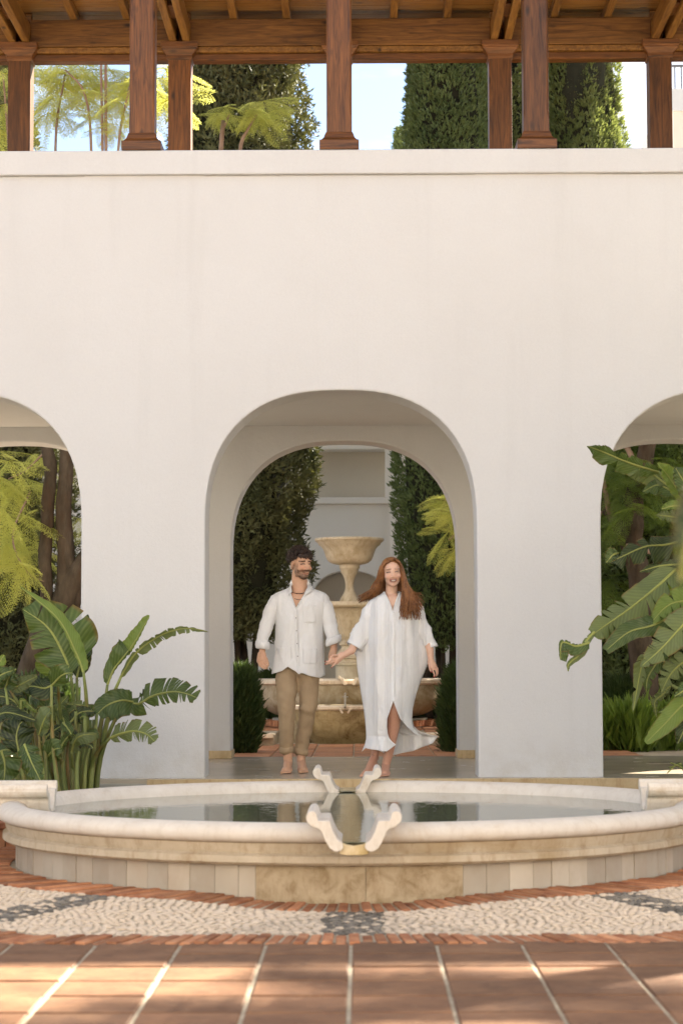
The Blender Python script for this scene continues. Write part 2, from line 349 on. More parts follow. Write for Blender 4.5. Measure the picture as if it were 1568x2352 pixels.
# terracotta tiles in front
tw, td, tg = .32, .335, .013
tiles = bpy.data.objects.new('terracotta_paving', None); link(tiles); tag(tiles, kind='structure')
R2O, R2I, R1O, R1I = 3.12, 2.86, 2.05, 1.745
def octr(a):                                # the outer edge of the paving ring is an octagon with a flat side to the front
    q = (a+PI/2+PI/8) % (PI/4)-PI/8; return 1/math.cos(q)
def dish(x, y):
    r = math.hypot(x, y); t = min(1, max(0, (R2I-r)/(R2I-R1O))); e = min(1, max(0, (abs(x)-.15)/.7)); return .040*t*e*e*(3-2*e)
def tile_proto(name, w_, d_, h_, mat, parent):
    a, b = w_/2, d_/2; e = .006
    mb = MB(); mb.add([(-a,-b,-h_),(a,-b,-h_),(a,b,-h_),(-a,b,-h_),(-a,-b,-e),(a,-b,-e),(a,b,-e),(-a,b,-e),(-a+e,-b+e,0),(a-e,-b+e,0),(a-e,b-e,0),(-a+e,b-e,0)],
      [(3,2,1,0)]+[(i,(i+1)%4,4+(i+1)%4,4+i) for i in range(4)]+[(4+i,4+(i+1)%4,8+(i+1)%4,8+i) for i in range(4)]+[(8,9,10,11)])
    return mb.build(name, mat, parent, fixn=False)
tp = tile_proto('tile', tw-tg, td-tg, .03, M['tile'], tiles); first = True; rest = MB(); cnt = 0
cells = []
for j in range(-26, 36):
    for i in range(-30, 31):
        x = -0.037+.16+tw*i; y = 8.27-.1-td*j+td/2*0
        far = math.hypot(max(abs(x-PXC)-tw/2, 0), max(abs(y-PYC)-td/2, 0)) if False else math.hypot(x-PXC, y-PYC)
        corner = min(math.hypot(x+sx*tw/2-PXC, y+sy*td/2-PYC) for sx in (-1,1) for sy in (-1,1))
        ang_ = math.atan2(y-PYC, x-PXC)
        if math.hypot(x-PXC, y-PYC) < R2O*octr(ang_)+.06: continue
        if y > 16.4 or y < -3.5: continue
        if abs(x) > 2.3 and y > 9.5: continue
        cells.append((abs(x)*1.2+abs(y-7.2), x, y))
cells.sort()
for k, (q, x, y) in enumerate(cells):
    dz = random.uniform(-.002, .002); rz = random.uniform(-.006, .006)
    if k < 290 and abs(x) < 3.2:
        o = tp if first else dup(tp, tiles)
        first = False; o.location = (x, y, dz); o.rotation_euler = (random.uniform(-.004,.004), random.uniform(-.004,.004), rz)
    else:
        a, b = (tw-tg)/2, (td-tg)/2; rest.box(x-a, x+a, y-b, y+b, -.03, dz)
o = rest.build('outer_tiles', M['tile'], tiles, fixn=False); tag(o, kind='stuff')
# circular bands: bricks, pebbles
band = bpy.data.objects.new('pebble_paving', None); link(band); band.location = (PXC, PYC, 0); tag(band, kind='structure')
def brick_proto(name, l, w_, parent):
    mb = MB(); a, b, e = l/2, w_/2, .004
    v = [(-a,-b,-.05),(a,-b,-.05),(a,b,-.05),(-a,b,-.05),(-a,-b,-e),(a,-b,-e),(a,b,-e),(-a,b,-e),(-a+e,-b+e,0),(a-e,-b+e,0),(a-e,b-e,0),(-a+e,b-e,0)]
    mb.add(v, [(i,(i+1)%4,4+(i+1)%4,4+i) for i in range(4)]+[(4+i,4+(i+1)%4,8+(i+1)%4,8+i) for i in range(4)]+[(8,9,10,11)])
    o = mb.build(name, M['brick'], parent, fixn=False); o.location = (0,0,0); 
    me = o.data
    for vv in me.vertices: vv.co += wloc(parent)
    return o
for (r0, r1, nb, lim) in ((R1I, R1O, 236, 1.45), (R2I, R2O, 372, .82)):
    bp = brick_proto('brick', (r1-r0)-.006, 2*PI*(r0+r1)/2/nb-.011, band); first = True
    side = MB()
    for k in range(nb):
        a = -PI/2+2*PI*(k+.5-nb/2)/nb; d = abs(((a+PI/2+PI) % (2*PI))-PI); oc = octr(a) if r0 > 2.5 else 1; rr = (r0+r1)/2*oc+random.uniform(-.006,.006)
        z = .004+random.uniform(-.006, .005)+(dish(rr*math.cos(a), rr*math.sin(a)) if oc == 1 else 0)
        if d < lim:
            o = bp if first else dup(bp, band); first = False
            o.location = (rr*math.cos(a), rr*math.sin(a), z); o.rotation_euler = (random.uniform(-.05,.05), 0, a+random.uniform(-.012,.012))
        else:
            ca, sa = math.cos(a), math.sin(a); h = PI*(r0+r1)/2/nb-.005
            q = [(PXC+ca*rr_-sa*s_, PYC+sa*rr_+ca*s_) for rr_, s_ in ((r0*oc+.003,-h),(r1*oc-.003,-h),(r1*oc-.003,h),(r0*oc+.003,h))]
            side.add([(x, y, -.04) for x, y in q]+[(x, y, z) for x, y in q], [(0,1,5,4),(1,2,6,5),(2,3,7,6),(3,0,4,7),(4,5,6,7)])
    o = side.build('far_bricks', M['brick'], band, fixn=False); tag(o, kind='stuff')
# mortar bed under the pebbles
mb = MB(); V = []; na, nr_ = 160, 12
for j in range(nr_+1):
    for k in range(na):
        a = 2*PI*k/na; r_ = 1.6+(R2O*octr(a)-1.6)*j/nr_; x_, y_ = r_*math.cos(a), r_*math.sin(a); V.append((PXC+x_, PYC+y_, -.004+dish(x_, y_)))
mb.add(V, [(j*na+k, j*na+(k+1)%na, (j+1)*na+(k+1)%na, (j+1)*na+k) for j in range(nr_) for k in range(na)]); o = mb.build('mortar_bed', M['grout'], band)
def peb_proto(name, mat):
    mb = MB(); mb.ell((0,0,0), (1,.72,.55), 6, 4); o = mb.build(name, mat, band, smooth=True)
    for vv in o.data.vertices: vv.co += wloc(band)
    return o
protoW, protoD = peb_proto('white_pebble', M['pebble_white']), peb_proto('dark_pebble', M['pebble_dark'])
spots = []; rr = R1O+.025
SPK = [R(a) for a in (-90, -90-33, -90+33, -90-68, -90+68)]
def in_spoke(r, a):
    for s_ in SPK:
        d = ((a-s_+PI) % (2*PI))-PI
        if abs(r*math.sin(d)) < .125 and abs(d) < 1: return True
    return False
while rr < R2I*1.082-.02:
    a = -PI/2-1.5
    while a < -PI/2+1.5:
        if rr > R2I*octr(a)-.02: a += .02; continue
        dark = in_spoke(rr, a) and random.random() < .86
        s_ = random.uniform(.017, .026)
        aa = a+s_*1.05/rr; jr = rr+random.uniform(-.006,.006)
        spots.append((abs(aa+PI/2)*2+ (R2I-rr)*.35, jr*math.cos(aa), jr*math.sin(aa), s_, dark)); a += 2*s_*.94/rr
    rr += .031
spots.sort(); nW = nD = 0; mW, mD = MB(), MB(); uW = uD = False
for q, x, y, s_, dark in spots:
    rot = (random.uniform(-.12,.12), random.uniform(-.12,.12), random.uniform(0, 6.28)); z = random.uniform(-.005, -.001)+dish(x, y)
    if (dark and nD < 290) or (not dark and nW < 295):
        pr = protoD if dark else protoW
        if dark: o = pr if not uD else dup(pr, band); uD = True; nD += 1
        else: o = pr if not uW else dup(pr, band); uW = True; nW += 1
        o.location = (x, y, z); o.rotation_euler = rot; o.scale = (s_, s_*random.uniform(.85,1.1), s_*random.uniform(.38,.6))
    else:
        rm = Matrix.Rotation(rot[2], 3, 'Z') @ Matrix.Rotation(rot[0], 3, 'X')
        (mD if dark else mW).ell((PXC+x, PYC+y, z), (s_, s_*.75, s_*.28), 6, 4, rot=rm)
for mm, nm, mt in ((mW, 'outer_white_pebbles', M['pebble_white']), (mD, 'outer_dark_pebbles', M['pebble_dark'])):
    if mm.v: tag(mm.build(nm, mt, band, smooth=True, fixn=False), kind='stuff')

# ================================================================ arcade floor and step
g = MB(); g.box(-9, 15, 16.83, 20.815, -.4, FZ); o = g.build('arcade_floor', M['floor']); tag(o, kind='structure')
g = MB()
xs_ = XC-1.49
g.box(xs_, 15, 16.80, 16.828, -.3, FZ-.001); st = g.build('stone_step', M['slab_edge']); tag(st, kind='structure')
g = MB(); g.box(-9, xs_-.004, 16.77, 16.828, -.3, FZ-.035); st = g.build('concrete_kerb', M['plinth']); tag(st, kind='structure')
# garden bed at the foot of the wall, left and right
for sx in (-1, 1):
    g = MB(); x0, x1 = sorted((sx*1.75+PXC, sx*7))
    # soil sheet kept outside the pool paving
    ring = []
    g.box(x0, x1, 12.3, 16.765, -.05, .05); o = g.build('planting_bed', M['soil']); tag(o, kind='structure')
# brick edging of the beds (upright bricks)
def edging(x0, x1, y, zt, label):
    t = thing('brick_edging', label, 'edging', ((x0+x1)/2, y, 0), 'brick edgings of the planting beds'); n = int((x1-x0)/.052); pr = None
    for k in range(n):
        if pr is None:
            mb = MB(); mb.box(-.0225, .0225, -.055, .055, 0, zt-.012); pr = mb.build('brick', M['brick'], None, bevel=0); pr.parent = t; o = pr
            top = MB(); top.box(x0-.01, x1+.01, y-.075, y+.06, zt-.01, zt+.03); top.build('coping', M['brick'], t, bevel=.008)
        else: o = pr.copy(); COL.objects.link(o)
        o.location = (x0-(x0+x1)/2+.026+.052*k, random.uniform(-.006,.006), 0)
edging(-4.2, PXC-1.74, 12.2, .15, 'upright clay brick edging of the bed left of the round pool')
edging(PXC+1.74, 4.2, 12.2, .15, 'upright clay brick edging of the bed right of the round pool')

# ================================================================ the arcade building
bld = thing('arcade_building', 'white stucco building with three rounded arches and a timber gallery above', 'building', (XC, WY, 0))
BAY = 3.09; AW, AS, AB, AN = 1.061, 1.0, 1.0, 2.5
spring = at(784, 1210, WY).z; apex = at(784, 896, WY).z
PTOP = at(784, 343, WY-.04).z; PBOT = at(784, 399, WY-.04).z
PUP = [i for i in (-1, 0, 1)]
def arch_pts(cx, aw=AW, sp=spring, ap=apex, n=34):
    out = []
    for k in range(n+1):
        # denser near the springing
        t = PI*k/n; c, s_ = math.cos(t), math.sin(t)
        out.append((cx-aw*math.copysign(abs(c)**(2/AN), c), sp+(ap-sp)*abs(s_)**(2/AN)))
    return out
def arched_wall(name, x0, x1, y0, y1, z0, z1, centres, mat, parent, aw=AW, sp=spring, ap=apex, bevel=.014):
    mb = MB(); xs = x0
    def quad2(p):        # p: 4 (x,z) ccw seen from front
        v = [(x, y0, z) for x, z in p]+[(x, y1, z) for x, z in p]; mb.add(v, [(0,1,2,3), (7,6,5,4)])
    for cx in centres:
        quad2([(xs, z0), (cx-aw, z0), (cx-aw, sp), (xs, sp)]); quad2([(xs, sp), (cx-aw, sp), (cx-aw, z1), (xs, z1)])
        for s_ in (-1, 1):
            X = cx+s_*aw; q = [(X, y0, z0), (X, y1, z0), (X, y1, sp), (X, y0, sp)]; mb.add(q, [(0,1,2,3)])
        P = arch_pts(cx, aw, sp, ap)
        for a, b in zip(P[:-1], P[1:]):
            quad2([a, b, (b[0], z1), (a[0], z1)])
            mb.add([(a[0],y0,a[1]),(b[0],y0,b[1]),(b[0],y1,b[1]),(a[0],y1,a[1])], [(0,1,2,3)])
            mb.add([(a[0],y0,z1),(b[0],y0,z1),(b[0],y1,z1),(a[0],y1,z1)], [(0,1,2,3)])
        xs = cx+aw
    quad2([(xs, z0), (x1, z0), (x1, sp), (xs, sp)]); quad2([(xs, sp), (x1, sp), (x1, z1), (xs, z1)])
    return mb.build(name, mat, parent, weld=True, bevel=bevel)
CEN = [XC+BAY*i for i in (-1, 0, 1, 2)]
X0B, X1B = -6.5, 13.5
fw = arched_wall('front_wall', X0B, X1B, WY, WY+WT, FZ, PBOT+.002, CEN, M['stucco'], bld)
rap = at(804, 1012, RY).z; rsp = rap-(apex-spring)
rw = arched_wall('rear_wall', X0B, X1B, RY, RY+RT, FZ, PBOT-.35, CEN, M['stucco'], bld, ap=rap, sp=rsp)
mb = MB(); mb.box(X0B, X1B, WY-.045, WY+.16, PBOT, PTOP); mb.box(X0B, X1B, WY-.02, WY+.14, PBOT-.03, PBOT-.0005) if False else None
mb.build('parapet_band', M['stucco'], bld, bevel=.012)
cz = at(784, 978, RY).z
mb = MB(); mb.box(X0B, X1B, WY+WT+.001, RY-.001, cz, cz+.25); mb.build('ceiling', M['stucco'], bld)
mb = MB(); mb.box(X0B, X1B, WY+.161, RY+.6, PBOT-.34, PBOT-.2); mb.build('gallery_floor', M['plinth'], bld)
# skirting stone at the foot of the rear piers
for i in range(-2, 4):
    sk = MB()
    xa, xb = XC+BAY*i+AW, XC+BAY*(i+1)-AW
    sk.box(xa-.012, xb+.012, RY-.015, RY+RT+.012, FZ+.001, FZ+.075)
    sk.build('skirting', M['slab_edge'], bld, bevel=.004)
# gallery posts
def post(u0, u1, Y, zb, zt, kind):
    xc_ = (at(u0, 300, Y).x+at(u1, 300, Y).x)/2; h = (at(u1, 300, Y).x-at(u0, 300, Y).x)/2; z0 = zb
    mb = MB(); lo, hi = (z0+.11, zt) if kind == 'front' else (z0, zt-.155)
    c = h*.16
    oct_ = [(-h+c,-h),(h-c,-h),(h,-h+c),(h,h-c),(h-c,h),(-h+c,h),(-h,h-c),(-h,-h+c)]
    sq = [(-h,-h),(-h+1e-4,-h),(h,-h),(h,-h+1e-4),(h,h),(h-1e-4,h),(-h,h),(-h,h-1e-4)]
    sq = [(-h,-h),(h,-h),(h,-h),(h,h),(h,h),(-h,h),(-h,h),(-h,-h)]
    if kind == 'front': secs = [(lo, sq), (lo+.13, sq), (lo+.20, oct_), (hi, oct_)]
    else: secs = [(lo, sq), (hi, sq)]
    v = [(xc_+x, Y+y, z) for z, s_ in secs for x, y in s_]; f = [tuple(range(7, -1, -1)), tuple(8*(len(secs)-1)+k for k in range(8))]
    for i in range(len(secs)-1): f += [(8*i+k, 8*i+(k+1)%8, 8*i+8+(k+1)%8, 8*i+8+k) for k in range(8)]
    mb.add(v, f); p = mb.build('gallery_post', M['wood_z'], bld, fixn=True, weld=True, bevel=.006)
    def sqring(name, prof):
        mb = MB(); v = [(xc_+sx*r, Y+sy*r, z) for r, z in prof for sx, sy in ((-1,-1),(1,-1),(1,1),(-1,1))]; n_ = len(prof)
        f = [(3,2,1,0), tuple(4*(n_-1)+k for k in range(4))]+[(4*i+k, 4*i+(k+1)%4, 4*i+4+(k+1)%4, 4*i+4+k) for i in range(n_-1) for k in range(4)]
        mb.add(v, f)
        return mb
    if kind == 'front':
        o = sqring('b', [(h*1.55, z0), (h*1.55, z0+.075), (h*1.42, z0+.078), (h*1.22, z0+.10), (h*1.12, z0+.13), (h*1.03, z0+.15)]).build('post_base', M['wood_x'], p, bevel=.004)
    else:
        t = zt
        o = sqring('c', [(h*1.05, t-.17), (h*1.12, t-.15), (h*1.12, t-.12), (h*1.30, t-.10), (h*1.52, t-.075), (h*1.52, t-.06), (h*1.62, t-.055), (h*1.62, t)]).build('post_capital', M['wood_x'], p, bevel=.003)
    return p
FY, GY = WY+.10, 20.95
zb_front = PTOP+.001
zcap = at(416, 106, GY).z; zbeam_t = at(600, 50, GY).z; GFZ = PBOT-.2
front_sp = .452*0
for k in range(-2, 6):
    u = 779+450*k
    post(u-29, u+29, FY, zb_front, zbeam_t+.02, 'front')
rx = [at(48+367*k+(0 if k < 2 else 0), 300, GY).x for k in range(-1, 7)]
for k in range(-1, 9):
    u = 48.5+366.5*k; post(u-26.5, u+25.5, GY, GFZ, zcap, 'rear')
# beams
def beam(name, x0, x1, y0, y1, z0, z1, mat, bev=.008): 
    mb = MB(); mb.box(x0, x1, y0, y1, z0, z1); return mb.build(name, M[mat], bld, bevel=bev)
zl = at(600, 123, GY-.05).z
step = (at(48.5+366.5, 300, GY).x-at(48.5, 300, GY).x); xr0 = at(48.5, 300, GY).x
for k in range(-1, 8):                       # main rear beam in bay lengths, between the paired ties
    beam('rear_beam', xr0+step*k+.10, xr0+step*(k+1)-.10, GY-.10, GY+.08, at(600, 111, GY).z, zbeam_t, 'wood_beam')
beam('beam_ledge', X0B, X1B, GY-.085, GY+.10, at(600, 124, GY).z, at(600, 111.5, GY).z, 'wood_joist')
beam('lower_trim', X0B, X1B, GY-.03, GY+.12, at(600, 140, GY).z, at(600, 124.5, GY).z, 'wood_x')
beam('front_beam', X0B, X1B, FY-.10, FY+.10, zbeam_t+.03, zbeam_t+.25, 'wood_beam')
ztie = zcap+.002
for k in range(-1, 9):
    x = xr0+step*k; beam('beam_joint', x-.098, x+.098, GY+.0, GY+.07, at(600, 111, GY).z, zbeam_t+.09, 'wood_beam')
for k in range(-1, 9):                       # paired ties from front to back over each rear post
    for s_ in (-1, 1):
        x = xr0+step*k+s_*.066
        beam('tie_beam', x-.036, x+.036, FY-.3, GY-.105 if False else GY+.10, ztie, ztie+.19, 'wood_joist')
    x = xr0+step*k
    b_ = MB(); b_.box(x-.03, x+.03, GY-1.15, GY-.75, ztie+.05, ztie+.24); b_.build('tie_block', M['wood_x'], bld, bevel=.004)
zj0, zj1 = zbeam_t-.005, zbeam_t+.09
for k in range(-4, 27):
    x = xr0+step*k/3
    if k % 3 == 0: continue
    beam('rafter', x-.036, x+.036, FY-.7, GY+.5, zbeam_t+.003, zj1, 'wood_joist', .004)
yy = FY-.75
while yy < GY+.55:
    mb = MB(); mb.box(X0B, X1B, yy, yy+.142, zj1+.001, zj1+.022); mb.build('ceiling_board', M['wood_board'], bld, bevel=.003); yy += .146
rz = zj1+.03
mb = MB(); mb.prism([(FY-.85, rz), (GY+.65, rz), (GY+.65, rz+.08), ((FY+GY)/2, rz+1.15), (FY-.85, rz+.08)], 0, X0B, X1B)
mb.build('tiled_roof', M['roof'], bld)

# ================================================================ the round pool
pool = thing('round_pool', 'low round stone pool with bullnose rim full of still water', 'pool', (PXC, PYC, 0))
c = (PXC, PYC, 0)
rim = MB()
prof = [(1.615,.20),(1.62,.262),(1.635,.30),(1.655,.332),(1.69,.350),(1.735,.352),(1.77,.340),(1.792,.318),(1.795,.295),(1.782,.275),(1.765,.268)]
xn = at(813, 1900, 9.6).x; xf = at(797, 1790, 13.0).x; an = math.atan2(-1.7, xn-PXC); af = math.atan2(1.7, xf-PXC)
rim.lathe(prof, c, 80, an+.066, af-.066); rim.lathe(prof, c, 80, af+.066, an+2*PI-.066); rim.build('rim', M['rim'], pool, smooth=True)
mb = MB(); mb.lathe([(1.765,.267),(1.755,.262),(1.750,.235),(1.742,.218),(1.752,.212),(1.764,.206),(1.766,.178),(1.75,.166),(1.60,.166)], c, 160)
mb.build('moulding', M['moulding'], pool, smooth=True, angle=35)
mb = MB(); mb.lathe([(1.60,.272),(1.605,.20),(1.60,.0),(1.0,-.0)], c, 120); mb.build('inner_wall', M['inner'], pool, smooth=True)
mb = MB(); mb.lathe([(1.688,-.02),(1.688,.166)], c, 120); mb.build('base_core', M['grout'], pool, smooth=True)
mb = MB(); n = 96; v = [(PXC,PYC,.288)]+[(PXC+1.64*math.cos(2*PI*k/n), PYC+1.64*math.sin(2*PI*k/n), .288) for k in range(n)]
mb.add(v, [(0, k+1, (k+1)%n+1) for k in range(n)]); mb.build('water', M['water'], pool, fixn=True)
a = -PI/2-.255; pans = []
def panel(a0, a1, mat, label=None, proud=0):
    mb = MB(); gp = .0011/1.7; r0, r1 = 1.66, 1.700+proud; st_ = max(2, int((a1-a0)/.05)); v = []; f = []
    for k in range(st_+1):
        t = a0+gp+(a1-a0-2*gp)*k/st_
        for r_, z in ((r1, -.01), (r1, .158), (r1-.003, .162), (r0, .162)): v.append((PXC+r_*math.cos(t), PYC+r_*math.sin(t), z))
    for k in range(st_):
        for j in range(3): f.append((k*4+j, k*4+4+j, k*4+5+j, k*4+1+j))
    f += [(0,1,2,3), tuple(st_*4+i for i in (3,2,1,0))]
    mb.add(v, f); o = mb.build('stone_panel', mat, pool)
    if label: o['label'] = label
mid = -PI/2+.012
panel(mid-.255, mid+.03, M['travertine'], 'brown stained travertine panel', .002); panel(mid+.03, mid+.285, M['travertine'], 'brown stained travertine panel', .002)
a = mid+.285; end = mid-.255+2*PI
while a < end-.01:
    wd = random.choice((.058,.066,.066,.072)); nx = a+wd
    if end-nx < .04: nx = end
    panel(a, nx, M['panel'], None, random.uniform(-.002,.002)); a = nx
pool.scale = (1.012, 1.012, 1)
# gutters that feed the pool: U-shaped troughs with scrolled lips
HORN = [(.050,.2874),(.072,.305),(.09,.340),(.101,.372),(.106,.383),(.152,.383),(.156,.395),(.159,.410),(.167,.422),(.180,.4257),(.194,.419),(.204,.402),(.203,.385),(.195,.372),(.178,.3577),(.150,.349),(.138,.338),(.134,.325),(.121,.296),(.103,.2655),(.085,.254),(.072,.251),(.055,.2567),(.045,.270)]
def trough(label, axis, a0, a1, cc, base=0.0):
    t = thing('stone_trough', label, 'trough', (PXC, PYC, 0), 'scrolled stone troughs feeding the round pool')
    for s_ in (-1, 1):
        mb = MB(); mb.prism([(cc+s_*p, q+base) for p, q in HORN], axis, a0, a1); mb.build('scrolled_lip', M['trough'], t, bevel=.004)
    mb = MB(); fl = [(cc-.060,.240+base),(cc-.03,.235+base),(cc+.03,.235+base),(cc+.060,.240+base),(cc+.066,.292+base),(cc+.03,.279+base),(cc,.274+base),(cc-.03,.279+base),(cc-.066,.292+base)]
    mb.prism(fl, axis, a0+(.03 if axis == 1 else .02), a1-.02); mb.build('channel_floor', M['inner'], t, bevel=.003)
    if axis == 1:
        mb = MB(); z_ = .2885 if base == 0 else .2975; y0_, y1_ = (a0+.06, PYC-1.60) if a0 < PYC else (PYC+1.60, a1-.04); mb.box(cc-.060, cc+.060, y0_, y1_, z_-.004, z_); mb.build('water', M['water'], t)
    if axis == 0:
        k = MB(); k.box(a0+.3 if a0 < 0 else a0+.7, a1-.7 if a0 < 0 else a1-.3, cc-.12, cc+.12, -.02, .235); k.build('support', M['grout'], t)
    return t
xn = at(813, 1900, 9.6).x; xf = at(797, 1790, 13.0).x
trough('short scrolled stone trough over the near rim of the pool', 1, 9.34, 9.86, xn)
trough('short scrolled stone trough over the far rim below the couple', 1, 13.0, 13.42, xf, .01)
trough('long pale stone trough ending over the rim beside the banana clump', 0, -4.2, at(121, 1800, PYC).x, PYC-.0, .015)
trough('long pale stone trough ending over the rim on the drooping plant side', 0, at(1476, 1800, PYC).x, 4.2, PYC-.0, .015)
# ================================================================ rear courtyard
rt = bpy.data.objects.new('rear_clay_paving', None); link(rt); tag(rt, kind='structure')
mb = MB(); mb.box(-4, 4, 20.822, 24.6, FZ-.06, FZ-.028); mb.build('mortar_bed', M['grout'], rt)
tp2 = tile_proto('tile', .40-.016, .36-.02, .02, M['tile_far'], rt); first = True
for j in range(10):
    for i in range(-7, 8):
        o = tp2 if first else dup(tp2, rt); first = False
        o.location = (XC-.12+.40*i, 21.01+.36*j, FZ-.012+random.uniform(-.003,.003)); o.rotation_euler = (random.uniform(-.008,.008), random.uniform(-.008,.008), random.uniform(-.01,.01))
TZ = .30; TY = 24.05
tr = bpy.data.objects.new('fountain_terrace', None); link(tr); tag(tr, kind='structure')
for (a, b) in ((-5.5, -.95), (.72, 5.5)):
    mb = MB(); mb.box(a, b, TY, 31, -.1, TZ-.03); mb.build('terrace_bed', M['grout'], tr)
    mb = MB(); mb.box(a, b, TY-.10, TY+.12, TZ-.06, TZ-.008); mb.build('kerb_stone', M['fountain_pale'], tr, bevel=.006)
mb = MB(); mb.box(-.95, .72, 25.3, 31, -.1, TZ-.031); mb.build('terrace_bed', M['grout'], tr)
tp3 = tile_proto('tile', .40-.016, .36-.02, .02, M['tile_far'], tr); first = True
for j in range(14):
    for i in range(-7, 8):
        x, y = XC-.12+.40*i, TY+.32+.36*j
        if y < 25.5 and -1.15 < x < .9: continue
        o = tp3 if first else dup(tp3, tr); first = False
        o.location = (x, y, TZ-.012+random.uniform(-.003,.003)); o.rotation_euler = (random.uniform(-.008,.008), random.uniform(-.008,.008), random.uniform(-.01,.01))

# ---------------------------------------------------------------- tiered fountain
FYC = 26.8; FX = at(803, 1500, FYC).x
ft = thing('tiered_fountain', 'tall weathered stone fountain with two bowls on a pedestal behind the couple', 'fountain', (FX, FYC, TZ))
def z3(h, y): return (h*.41/FPX*FYC, at(803, 872.6+.41*y, FYC).z)
def z8(h, y): return (h*.3222/FPX*FYC, at(803, 1240+.3222*y, FYC).z)
cF = (FX, FYC, 0)
mb = MB(); mb.lathe([(0, z3(0,905)[1]-.04), z3(120,915), z3(184,895), z3(190,888), z3(194,892), z3(193,902), z3(184,908), z3(176,914), z3(172,925), z3(158,934), z3(146,950), z3(139,970), z3(133,990), z3(124,1010), z3(108,1024), z3(85,1032), z3(58,1036)], cF, 72)
mb.build('upper_bowl', M['fountain'], ft, smooth=True, angle=40)
mb = MB(); mb.lathe([z3(57,1037), z3(57,1056), z3(50,1062), z3(47,1078), z3(36,1098), z3(27,1120), z3(23,1145), z3(24,1170), z3(33,1195), z3(47,1218), z3(56,1236), z3(58,1250)], cF, 48); mb.build('baluster', M['fountain'], ft, smooth=True, angle=40)
gad = lambda a, z: 1+.035*abs(math.sin(a*7))
mb = MB(); mb.lathe([(0, z8(0,452)[1]), z8(200,452), z8(258,445), z8(262,450), z8(262,470), z8(248,484), z8(200,490)], cF, 72); mb.build('lower_bowl_rim', M['fountain'], ft, smooth=True, angle=40)
mb = MB(); mb.lathe([z8(200,491), z8(178,510), z8(155,545), z8(135,590), z8(112,640), z8(84,690), z8(66,708)], cF, 112, lobe=gad); mb.build('lower_bowl', M['fountain'], ft, smooth=True)
mb = MB(); mb.lathe([z8(62,708), z8(60,722), z8(74,732), z8(76,748), z8(60,760), z8(62,775), z8(88,800), z8(103,820), z8(104,842), z8(92,852), z8(96,868), z8(112,876), z8(112,892), z8(102,902), z8(102,1000), z8(110,1012), z8(112,1100)], cF, 56); mb.build('pedestal', M['fountain'], ft, smooth=True, angle=40)
octl = lambda a, z: .965+.05*abs(math.cos(4*(a+PI/8)))
zr = at(803, 1560, 25.65).z
mb = MB(); mb.lathe([(1.0,zr-.16),(1.02,zr-.03),(1.05,zr),(1.16,zr),(1.19,zr-.02),(1.19,zr-.055),(1.15,zr-.075)], cF, 96, lobe=octl); mb.build('basin_rim', M['fountain_pale'], ft, smooth=True, angle=40)
mb = MB(); mb.lathe([(1.15,zr-.076),(1.14,zr-.12),(1.145,zr-.22),(1.12,zr-.30),(1.05,zr-.37),(.93,zr-.43),(.78,zr-.47),(.6,zr-.48)], cF, 96, lobe=octl); mb.build('main_basin', M['basin'], ft, smooth=True)
mb = MB(); n=80; v=[(FX,FYC,zr-.05)]+[(FX+1.03*math.cos(2*PI*k/n), FYC+1.03*math.sin(2*PI*k/n), zr-.05) for k in range(n)]; mb.add(v, [(0,k+1,(k+1)%n+1) for k in range(n)]); mb.build('basin_water', M['water'], ft)
mb = MB(); mb.lathe([(.95,TZ-.02),(.95,zr-.475),(.6,zr-.475)], cF, 60); mb.build('plinth', M['plinth'], ft, smooth=True, angle=40)
pr = None
for k in range(110):
    if pr is None:
        mb = MB(); mb.box(-.022,.022,-.05,.05,0,zr-.50-TZ); pr = mb.build('brick', M['brick'], None); pr.parent = ft; o = pr
    else: o = pr.copy(); COL.objects.link(o)
    a = 2*PI*k/110; o.location = (1.0*math.cos(a), 1.0*math.sin(a), 0); o.rotation_euler = (0, 0, a+PI/2)
sc_ = .66; yb = FYC-1.02
for s_ in (-1, 1):
    mb = MB(); mb.prism([(FX+s_*p*sc_, (q-.2)*sc_+zr-.105) for p, q in HORN], 1, yb-.22, yb+.12); mb.build('scrolled_lip', M['fountain_pale'], ft, bevel=.003)
# small lower basin with tap
SX = at(793, 1600, 25.1).x; zs = at(793, 1621, 24.65).z; SYC = 25.22
bs = thing('wall_basin', 'small rounded stained basin with a brass tap in front of the tiered fountain', 'basin', (SX, SYC, FZ))
cS = (SX, SYC, 0)
ov = lambda a, z: 1.0
mb = MB(); mb.lathe([(.46,zs-.12),(.47,zs-.02),(.49,zs),(.585,zs),(.60,zs-.012),(.60,zs-.04),(.575,zs-.055)], cS, 64, PI-.05, 2*PI+.05); mb.build('rim', M['fountain_pale'], bs, smooth=True, angle=40)
mb = MB(); mb.lathe([(.575,zs-.056),(.575,zs-.12),(.57,zs-.2),(.545,zs-.28),(.49,zs-.35),(.41,FZ+.02),(.38,FZ-.03)], cS, 64, PI-.05, 2*PI+.05); mb.build('bowl', M['basin_wet'], bs, smooth=True)
mb = MB(); mb.box(SX-.6, SX+.6, SYC+.03, SYC+.11, FZ-.03, zs); mb.build('back_slab', M['basin'], bs, bevel=.01)
mb = MB(); tz_ = zs+.02
mb.tube([(SX-.0, SYC-.55, zs-.06),(SX, SYC-.55, zs+.12)], .012, 10); mb.tube([(SX, SYC-.55, zs+.02),(SX, SYC-.63, zs+.02),(SX, SYC-.66, zs-.02)], .012, 10); mb.tube([(SX-.035, SYC-.55, zs+.10),(SX+.035, SYC-.55, zs+.10)], .007, 8)
mb.ell((SX, SYC-.55, zs+.13), (.014,.014,.02), 10, 6); mb.build('tap', M['metal'], bs, smooth=True)
